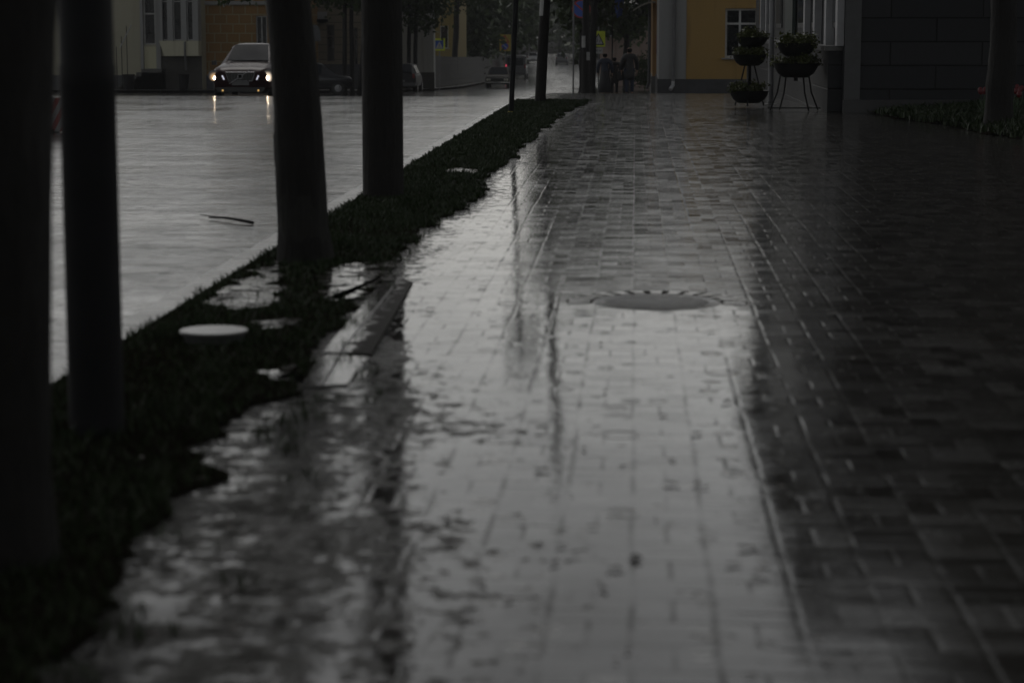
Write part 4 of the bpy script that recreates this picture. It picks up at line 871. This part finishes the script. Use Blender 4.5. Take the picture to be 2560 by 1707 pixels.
# hazy far trees
far = [(-31, 205, 13), (-23, 240, 15), (-16, 262, 14), (-20, 330, 17), (-9, 345, 16), (-3.0, 300, 15), (3, 235, 14), (1, 190, 12), (8, 300, 16), (-38, 290, 17), (15, 220, 14), (-1.2, 160, 10), (-17.5, 170, 10), (-27, 160, 11), (-7, 390, 19), (-14, 400, 20), (-1, 410, 19), (-24, 410, 20), (-10.5, 470, 22), (-17, 300, 15), (-5.0, 480, 22), (-14.2, 176, 10), (-13.6, 200, 11), (-12.9, 222, 12)]
fl = ['far grey tree behind the brown house roof', 'tall grey tree behind the fence end', 'bare grey tree above the roadworks board', 'farthest tall tree left of the street', 'farthest tree closing the street', 'hazy tree right of the far road', 'hazy tree behind the poster pole', 'hazy tree beside the kerb far along', 'far tree right of the street end', 'far tree at the left skyline', 'far tree behind the yellow house', 'hazy tree behind the no parking sign', 'hazy tree leaning over the fence', 'hazy tree behind the far yellow house', 'very far tree centred over the end of the road', 'very far tree left of the road end', 'very far tree right of the road end', 'very far tree behind the fence skyline', 'farthest broad tree closing the view', 'hazy tree behind the distant roadworks board', 'farthest tree above the distant pale car', 'hazy tree just behind the middle of the fence', 'hazy tree behind the fence near its far end', 'hazy tree at the far end of the fence']
for i, ((X, Y, H), lb) in enumerate(zip(far, fl)):
    tree((X, Y, gz(Y)-.05), (X+random.uniform(-.3,.3), Y, gz(Y)+H*.33), .24, .17, H, lb, [(0,0,H*.62,H*.24,H*.24,H*.30),(H*.12,0,H*.36,H*.18,H*.18,H*.16),(-H*.1,.5,H*.28,H*.18,H*.16,H*.17)], 3200, .34, 'street_tree', 'hazy trees at the end of the street', seed=100+i, depth=3, spread=.7)

fw = crown_mesh('far_wood', [(x, 445+(k%3)*9, gz(450)+random.uniform(1.5,9.5), 7, 4, random.uniform(3.5,5)) for k, x in enumerate(list(range(-120, 90, 6))*2)], 40000, .65, LEAF, 300); fw['kind'] = 'stuff'

# ------------------------------------------------------------------ cars
RUB = mat('wet_tyre_rubber', (.012,.012,.012), .5, .3, 10); RIM = mat('alloy_rim', (.25,.25,.26), .3, .1, metal=.8); CHR = mat('chrome', (.5,.5,.5), .12, .05, metal=1.0)
def ring(y, zb_, hw, zs_, zt_, thw):
    P = [(-hw*.80,zb_),(-hw*.96,zb_+.06),(-hw,zb_+.24),(-hw*1.0,(zb_+zs_)*.55),(-hw*.975,zs_-.05),(-hw*.93,zs_)]
    P += [(-thw-.04*(zt_-zs_ > .1),zt_-.045*(zt_-zs_ > .1)), (-thw+.08,zt_), (-thw*.45,zt_+.02)]
    return [(x,y,z) for x,z in P]+[(-x,y,z) for x,z in reversed(P)]
def car(name, label, loc, rz, paint, st, wheels, wr, front, glass=None, group=None):
    """st: stations (y,zb,hw,zs,zt,thw), nose at -y; faces of the cabin carry glass panels as parts"""
    t_ = thing(name, label, 'car', loc, rz, group); mb = MB(); rg = [ring(*s) for s in st]; n = len(rg[0])
    vs = [p for r_ in rg for p in r_]; fs = []
    for i in range(len(rg)-1):
        for k in range(n): fs.append((i*n+k, i*n+(k+1)%n, (i+1)*n+(k+1)%n, (i+1)*n+k))
    fs += [tuple(range(n)), tuple(reversed(range((len(rg)-1)*n, len(rg)*n)))]
    mb.add(vs, fs); mb.build('body', paint, t_, smooth=38)
    gl = glass or mat('car_glass', (.016,.018,.022), .12, .15, 3, 0, 0, .12)
    def panel(nm, quad, off, shrink=.9):
        q = [Vector(p) for p in quad]; c_ = sum(q, Vector())/4; nrm = (q[1]-q[0]).cross(q[3]-q[0]).normalized()
        if nrm.dot(Vector(off)) < 0: nrm = -nrm
        q2 = [c_+(p-c_)*shrink+nrm*(.045 if nm == 'windscreen' else .034) for p in q]; q3 = [p-nrm*.02 for p in q2]
        MB().add(q2+q3, [(0,1,2,3),(4,7,6,5),(0,4,5,1),(1,5,6,2),(2,6,7,3),(3,7,4,0)]).build(nm, gl, t_)
    for i in range(len(st)-1):
        a, b2 = st[i], st[i+1]; ta, tb = a[4]-a[3] > .25, b2[4]-b2[3] > .25
        if not ta and tb: panel('windscreen', [(sg*(v[5]-.01), v[0], v[4]+.022) for sg, v in ((-1,a),(1,a),(1,b2),(-1,b2))], (0,-1,.5), .93)
        if ta and not tb: panel('rear_window', (rg[i][7], rg[i][10], rg[i+1][10], rg[i+1][7]), (0,1,.5), .9)
        if ta and tb:
            panel('side_window', (rg[i][5], rg[i][6], rg[i+1][6], rg[i+1][5]), (-1,0,.2), .86); panel('side_window', (rg[i][n-6], rg[i][n-7], rg[i+1][n-7], rg[i+1][n-6]), (1,0,.2), .86)
    hw = max(s[2] for s in st)
    for yw in wheels:
        for s_ in (-1,1):
            w_ = MB().lathe([(wr*.55,-.1),(wr*.9,-.11),(wr,-.08),(wr,.08),(wr*.9,.11),(wr*.55,.1)], (0,0,0), 22, axis='x').build('wheel', RUB, t_, smooth=40, loc=(s_*(hw-.10), yw, wr))
            MB().lathe([(wr*.56,-.012),(wr*.52,.012),(wr*.15,.02),(.001,.02)], (s_*.10 if s_ > 0 else -.10,0,0), 14, axis='x').build('rim', RIM, w_, smooth=40)
    front(t_); return t_
# dark red SUV with lit lamps
def suv_front(t_):
    g = MB().prism([(-.44,.80),(.44,.80),(.36,.56),(-.36,.56)], -2.335,-2.29).build('grille', BLK, t_)
    mb = MB()
    for k in range(9): x = -.36+k*.09; mb.box(x-.006,x+.006,-2.345,-2.336,.58,.78)
    mb.build('grille_bars', mat('dark_grille_bars', (.05,.05,.05), .3), g)
    fr = MB()
    for a_, b_ in (((-.46,.82),(.46,.82)),((.46,.82),(.37,.55)),((-.46,.82),(-.37,.55)),((-.37,.55),(.37,.55))): fr.tube([(a_[0],-2.34,a_[1]),(b_[0],-2.34,b_[1])], .014, 6)
    fr.build('grille_frame', mat('dull_chrome', (.18,.18,.19), .25, metal=.9), g)
    e = MB(); mm = Matrix.Translation((0,-2.356,.69)) @ Matrix.Rotation(R(-33), 4, 'Y'); e.box(-.40,.40,-.006,.006,-.012,.012, M=mm); e.lathe([(.085,-2.372),(.085,-2.36),(.062,-2.36),(.062,-2.372)], (0,0,.69), 18, axis='y'); e.build('badge', mat('dull_chrome', (.18,.18,.19), .25, metal=.9), g)
    for s_ in (-1,1):
        pts = [(s_*.98,.86),(s_*.98,.72),(s_*.84,.56),(s_*.64,.62),(s_*.66,.72)]
        h = MB().prism(pts, -2.19,-2.12).build('headlight', mat('headlight_housing', (.1,.1,.1), .15), t_)
        MB().lathe([(.001,-2.25),(.06,-2.24),(.085,-2.21),(.09,-2.19)], (s_*.80,0,.635), 16, axis='y').build('low_beam', emis('low_beam_glow', (1,.80,.55), 45), h, smooth=60)
        lm = NT('warm_bloom_glow' if s_ < 0 else 'white_bloom_glow'); dv = lm.n('ShaderNodeVectorMath', operation='DISTANCE', inp={0: lm.pos(), 1: (s_*.84,-2.21,.665)}).outputs['Value']
        lm.set(base=(.2,.2,.2), rough=.2, emit=(1,.62,.30) if s_ < 0 else (1,.82,.62), estr=lm.math('MULTIPLY', lm.math('POWER', lm.sm(dv, .03, .20 if s_ < 0 else .23, 1, 0), 1.6), 1.1 if s_ < 0 else 2.2))
        MB().lathe([(.001,-2.235),(.10,-2.228),(.17 if s_ < 0 else .19,-2.205)], (s_*.865,0,.715), 20, axis='y').build('lens', lm.m, h, smooth=60)  # disc glow fades outward, standing in for the bloom around the lamp
        mm = Matrix.Translation((s_*.54,-2.335,.655)) @ Matrix.Rotation(R(-s_*-26), 4, 'Y'); MB().box(-.022,.022,-.01,.01,-.075,.075, M=mm).build('running_light', emis('running_light_glow', (.85,.85,1), .75), t_)
        MB().lathe([(.001,-2.352),(.03,-2.345),(.035,-2.33)], (s_*.56,0,.26), 12, axis='y').build('amber_glint', emis('amber_glint_glow', (1,.6,.15), .7), t_)  # glowing amber dots added for headlight reflections low on the car, not lamps
        m_ = MB().box(s_*.98-.04, s_*1.17, -.90,-.80, 1.02,1.16).build('mirror', mat('dark_mirror_shell', (.015,.012,.012), .3), t_)
    MB().box(-.27,.27,-2.345,-2.335,.42,.53).build('number_plate', mat('dull_plate', (.12,.12,.12), .5), t_)
    MB().prism([(-.78,.36),(.78,.36),(.7,.22),(-.7,.22)], -2.335,-2.28).build('lower_intake', BLK, t_)
MAROON = NT('wet_dark_red_paint'); n_ = MAROON.noise(40, 3); MAROON.set(base=(.022,.005,.007), rough=MAROON.mixf(n_, .2, .35), spec=.12); MAROON = MAROON.m
YV = 69.4; q = at(602, 234, YV-2.3)
suv = [(-2.32,.36,.70,.70,.78,.58),(-2.22,.27,.86,.80,.88,.68),(-1.9,.25,.93,.93,.98,.72),(-1.2,.25,.945,1.0,1.07,.73),(-.95,.25,.945,1.02,1.10,.72),(-.15,.25,.945,1.05,1.62,.58),(.3,.25,.945,1.06,1.68,.59),(1.2,.25,.94,1.08,1.66,.57),(1.75,.27,.93,1.10,1.55,.52),(2.15,.32,.90,1.08,1.12,.6),(2.3,.45,.84,.85,.95,.6)]
car('suv', 'dark red estate car with lit headlights driving toward the viewer', (q.x, YV, gz(YV)-.1), 0, MAROON, suv, (-1.42, 1.35), .35, suv_front)
# boxy old saloon
def box_front(t_):
    MB().box(-.5,.5,-2.045,-2.02,.50,.70).build('grille', BLK, t_); MB().box(-.8,.8,-2.10,-2.03,.40,.46).build('bumper', CHR, t_)
    for s_ in (-1,1):
        for x in (.66, .50): MB().lathe([(.001,-2.065),(.06,-2.055),(.082,-2.03)], (s_*x,0,.60), 14, axis='y').build('headlight', mat('unlit_headlamp', (.5,.48,.42), .1, .1), t_, smooth=50)
        MB().box(s_*.80-.03, s_*.95, -.95,-.88,.95,1.05).build('mirror', BLK, t_)
    MB().box(-.26,.26,-2.115,-2.105,.33,.44).build('number_plate', mat('dull_plate', (.12,.12,.12), .5), t_); MB().box(-.76,.76,-2.04,-2.00,.725,.75).build('bonnet_trim', CHR, t_)
BOXP = mat('dull_beige_paint', (.03,.027,.021), .6, .15, 6, 0, 0, .1); box = [(-2.03,.32,.75,.70,.74,.66),(-1.98,.30,.80,.74,.80,.70),(-1.0,.28,.80,.82,.88,.70),(-.85,.28,.80,.84,.90,.70),(-.25,.28,.80,.86,1.38,.56),(.9,.28,.80,.86,1.40,.56),(1.3,.28,.80,.85,.95,.66),(2.0,.30,.79,.80,.88,.68),(2.05,.36,.75,.74,.80,.66)]
YD = 147.0; q = at(1243, 217, YD-2); car('old_saloon', 'boxy old beige saloon with round headlamps coming down the hazy street', (q.x, YD, gz(YD)-.1), 0, BOXP, box, (-1.25, 1.2), .29, box_front)
# parked dark hatchback (rear towards viewer)
def tail(t_, on=False):
    for s_ in (-1,1): MB().box(s_*.70-.06, s_*.70+.06, -1.93,-1.90,.75,.98).build('tail_light', emis('tail_lamp_glow', (1,.05,.12), 3) if (on and s_ < 0) else mat('red_tail_lens', (.2,.01,.015), .2), t_)
    MB().box(-.25,.25,-1.935,-1.92,.55,.66).build('number_plate', mat('dull_plate', (.12,.12,.12), .5), t_); MB().box(-.8,.8,-1.97,-1.90,.36,.52).build('bumper', mat('grey_bumper', (.05,.05,.052), .4), t_)
hat = [(-1.9,.34,.76,.86,.92,.58),(-1.85,.30,.82,.92,.98,.62),(-1.45,.28,.83,.94,1.42,.54),(.2,.28,.83,.92,1.45,.55),(.55,.28,.83,.9,1.40,.54),(1.15,.28,.82,.86,.92,.66),(1.8,.30,.78,.74,.80,.62),(1.9,.36,.7,.66,.70,.56)]
DGREY = mat('wet_dark_grey_paint', (.015,.015,.017), .4, .15, 6, 0, 0, .25); YU = 112.0; q = at(1010, 224, YU)
car('parked_hatchback', 'parked dark hatchback just right of the thick straight pole', (q.x, YU, gz(YU)-.1), 0, DGREY, hat, (-1.15, 1.25), .29, tail)
q = at(800, 228, 97.0); car('parked_car', 'parked black car behind the leaning limewashed tree', (q.x-.5, 97, gz(97)-.1), R(-78), mat('wet_black_paint', (.012,.012,.014), .2, .1), hat, (-1.15, 1.25), .30, lambda t_: tail(t_))
# van with red lamp
van = [(-2.2,.40,.92,1.1,2.0,.80),(-2.15,.36,.95,1.1,2.05,.82),(0,.34,.96,1.1,2.08,.83),(1.2,.34,.96,1.1,1.98,.78),(1.7,.34,.95,1.05,1.12,.75),(2.3,.38,.9,.8,.88,.7)]
def van_rear(t_):
    for s_ in (-1,1): MB().box(s_*.86-.07, s_*.86+.07, -2.26,-2.2,.95,1.3).build('tail_light', emis('tail_lamp_glow', (1,.05,.12), 1.0) if s_ < 0 else mat('red_tail_lens', (.2,.01,.015), .2), t_)
    MB().box(-.7,.7,-2.215,-2.205,1.2,1.85).build('rear_window', GLASS, t_)
    MB().box(-.9,.9,-2.28,-2.2,.42,.58).build('bumper', mat('grey_bumper', (.05,.05,.052), .4), t_)
YZ = 196.0; q = at(1267, 149, YZ); car('van', 'grey van with a glowing red tail lamp far down the street', (q.x+.9, YZ, gz(YZ)-.1), 0, mat('grey_van_paint', (.09,.09,.095), .3), van, (-1.4, 1.4), .33, van_rear)
YZ = 300.0; q = at(1334, 158, YZ); car('distant_car', 'distant pale car half hidden by the leaning timber pole', (q.x, YZ, gz(YZ)-.1), 0, mat('white_car_paint', (.5,.5,.5), .25, .1), hat, (-1.15,1.25), .3, tail)
YZ = 290.0; q = at(1405, 170, YZ); car('far_parked_car', 'distant grey car on the far road right of the leaning pole', (q.x, YZ, gz(YZ)-.1), 0, mat('silver_car_paint', (.12,.12,.125), .4, .1), hat, (-1.15,1.25), .3, tail)

# ------------------------------------------------------------------ people
def skin_obj(name, nodes, edges, m, parent, root=0, lev=1):
    me = bpy.data.meshes.new(name); me.from_pydata([n[:3] for n in nodes], edges, []); o = bpy.data.objects.new(name, me); COL.objects.link(o)
    md = o.modifiers.new('skin', 'SKIN'); md.use_smooth_shade = True
    for i, n in enumerate(nodes):
        v = me.skin_vertices[0].data[i]; r = n[3]; v.radius = (r, r) if not hasattr(r, '__len__') else r; v.use_root = (i == root)
    sb = o.modifiers.new('sub', 'SUBSURF'); sb.levels = lev; sb.render_levels = lev
    dg = bpy.context.evaluated_depsgraph_get(); me2 = bpy.data.meshes.new_from_object(o.evaluated_get(dg)); bpy.data.objects.remove(o); me2.name = name
    me2.materials.clear(); me2.materials.append(m)
    return link(name, me2, parent)
SKIN = mat('skin', (.30,.19,.14), .5, .1, 9)
def person(label, loc, rz, H, coat, trous, hairm, coat_len=.78, stride=.12, skirt=False, group='people walking away under the trees', lean=0.0, bag=None, armout=.0, shoe=None):
    k = H/1.75; t_ = thing('person', label, 'person', loc, rz, group); P = lambda x, y, z: (x*k, y*k+lean*max(0, z-.9)*k, z*k)
    nd = []; ed = []
    def add(p, r, par=None):
        nd.append((*P(*p), r*k if not hasattr(r, '__len__') else (r[0]*k, r[1]*k))); i = len(nd)-1
        if par is not None: ed.append((par, i))
        return i
    pel = add((0,0,.94), .13); sp_ = add((0,.0,1.15), .12, pel); ch = add((0,0,1.36), .135, sp_); nk = add((0,.0,1.50), .058, ch); hd = add((0,.02,1.60), .085, nk); ht = add((0,.015,1.70), .075, hd)
    fa = add((0,.085,1.595), .035, hd); nose = add((0,.115,1.60), .012, fa)
    J = {}
    for s in (-1,1):
        ear = add((s*.088,.01,1.61), .016, hd)
        sh = add((s*.18,0,1.40), .06, ch); el = add((s*(.25+armout),.0,1.14), .046, sh); wr_ = add((s*(.26+armout*.8),.07,.90), .032, el); pm = add((s*(.262+armout*.8),.09,.83), (.022,.034), wr_)
        for f_, (dy, L_) in enumerate(((-.028,.072),(-.01,.082),(.009,.078),(.026,.062))):
            a = add((s*(.262+armout*.8),.09+dy,.795), .009, pm); b3 = add((s*(.25+armout*.8),.10+dy,.795-L_*.55), .0085, a); add((s*(.235+armout*.8),.105+dy,.795-L_), .0075, b3)
        th = add((s*(.25+armout*.8),.135,.835), .010, pm); add((s*(.24+armout*.8),.15,.80), .009, th)
        st_ = stride*s; hp = add((s*.095,0,.88), .092, pel); kn = add((s*.10,st_*.45,.50), .062, hp); an = add((s*.10,st_*.9-.03*(s<0),.10), .042, kn); he = add((s*.10,st_*.9-.05,.055), .038, an); to = add((s*.11,st_*.9+.12,.04), .034, an)
        J[s] = (hp, kn, an, he, to, sh, el, wr_)
    skin_obj('body', nd, ed, SKIN, t_)
    N = lambda i, r: (*nd[i][:3], r*k)
    # coat: torso + sleeves + skirt of the coat
    cn = [N(sp_, .185), N(ch, .20), N(nk, .088)]; ce = [(0,1),(1,2)]
    lowz = .94-(coat_len-.55)*.6
    cn.append((*P(0,0,lowz), .205*k)); ce.append((0,3))
    cn.append((*P(0,0,lowz-.16), .225*k)); ce.append((3,4))
    for s in (-1,1):
        b3 = len(cn); cn += [N(J[s][5], .105), N(J[s][6], .085), N(J[s][7], .066)]; ce += [(1,b3),(b3,b3+1),(b3+1,b3+2)]
    skin_obj('coat', cn, ce, coat, t_)
    if skirt:
        MB().lathe([(.17*k,.98*k),(.22*k,.6*k),(.26*k,.16*k),(.25*k,.15*k)], n=18).build('skirt', trous, t_, smooth=60)
    tn = [N(pel, .14)]; te = []
    for s in (-1,1):
        b3 = len(tn); tn += [N(J[s][0], .105), N(J[s][1], .078), N(J[s][2], .062)]; te += [(0,b3),(b3,b3+1),(b3+1,b3+2)]
    if not skirt: skin_obj('trousers', tn, te, trous, t_)
    sn = shoe or mat('black_shoe_leather', (.012,.012,.012), .35)
    for s in (-1,1): skin_obj('shoe', [N(J[s][3], .05), N(J[s][4], .046), (*(Vector(nd[J[s][2]][:3])-Vector((0,0,.02))), .052*k)], [(0,1),(0,2)], sn, t_)
    skin_obj('hair', [(*P(0,-.028,1.69), .110*k), (*P(0,-.045,1.59), .100*k), (*P(0,-.035,1.51), .074*k)], [(0,1),(1,2)], hairm, t_)
    return t_
NAVY = mat('wet_navy_cloth', (.012,.018,.035), .6, .25, 9); CHAR = mat('wet_black_cloth', (.010,.010,.011), .6, .25, 9); JEAN = mat('dark_denim', (.013,.022,.05), .65, .25, 12); DSK = mat('dark_skirt_cloth', (.011,.011,.014), .65, .2, 8); HAIRB = mat('dark_hair', (.006,.005,.0045), .8, .2, 30, 0, 0, .05); BRN = mat('wet_dark_brown_cloth', (.016,.013,.011), .6, .2, 9)
YM = 79.0
q = at(1573, 242, YM); person('tall person in a long dark coat and blue jeans walking away', (q.x, YM, gz(YM)), R(4), 1.80, CHAR, JEAN, HAIRB, .95, .05, armout=.02)
q = at(1512, 243, YM); person('person in a navy jacket and long dark skirt walking away, nearest the poster pole', (q.x, YM, gz(YM)), R(-3), 1.60, NAVY, DSK, HAIRB, .80, .05, skirt=True, armout=.03)
q = at(1536, 242, YM+.3); person('shorter person in a dark coat leaning forward between the two other walkers', (q.x, YM+.3, gz(YM+.3)), R(2), 1.45, BRN, CHAR, HAIRB, .95, .10, lean=.22, armout=.03)
q = at(1548, 205, YM+.2); o_ = thing('shoulder_bag', 'dark bag hanging at the side of the shortest walker', 'bag', (q.x+.03, YM+.2, gz(YM)+.55)); MB().lathe([(.03,0),(.13,.03),(.15,.2),(.12,.34),(.08,.36)], n=14).build('bag_body', CHAR, o_, smooth=50); MB().tube([(-.1,0,.33),(-.08,0,.5),(.05,0,.5),(.1,0,.33)], .012, 6).build('strap', CHAR, o_)

# ------------------------------------------------------------------ haze of rain
hz_ = MB().box(-420, 420, -60, 800, -5.2, 21.0).build('haze', [], None); hz_['kind'] = 'stuff'; hz_.display_type = 'WIRE'
vm = bpy.data.materials.new('rain_haze'); vm.use_nodes = True; vt = vm.node_tree; vt.nodes.remove(vt.nodes['Principled BSDF'])
pv = vt.nodes.new('ShaderNodeVolumePrincipled'); pv.inputs['Density'].default_value = .0004; pv.inputs['Color'].default_value = (.75,.76,.78,1); pv.inputs['Anisotropy'].default_value = .0
vt.links.new(pv.outputs[0], vt.nodes['Material Output'].inputs['Volume']); hz_.data.materials.append(vm)
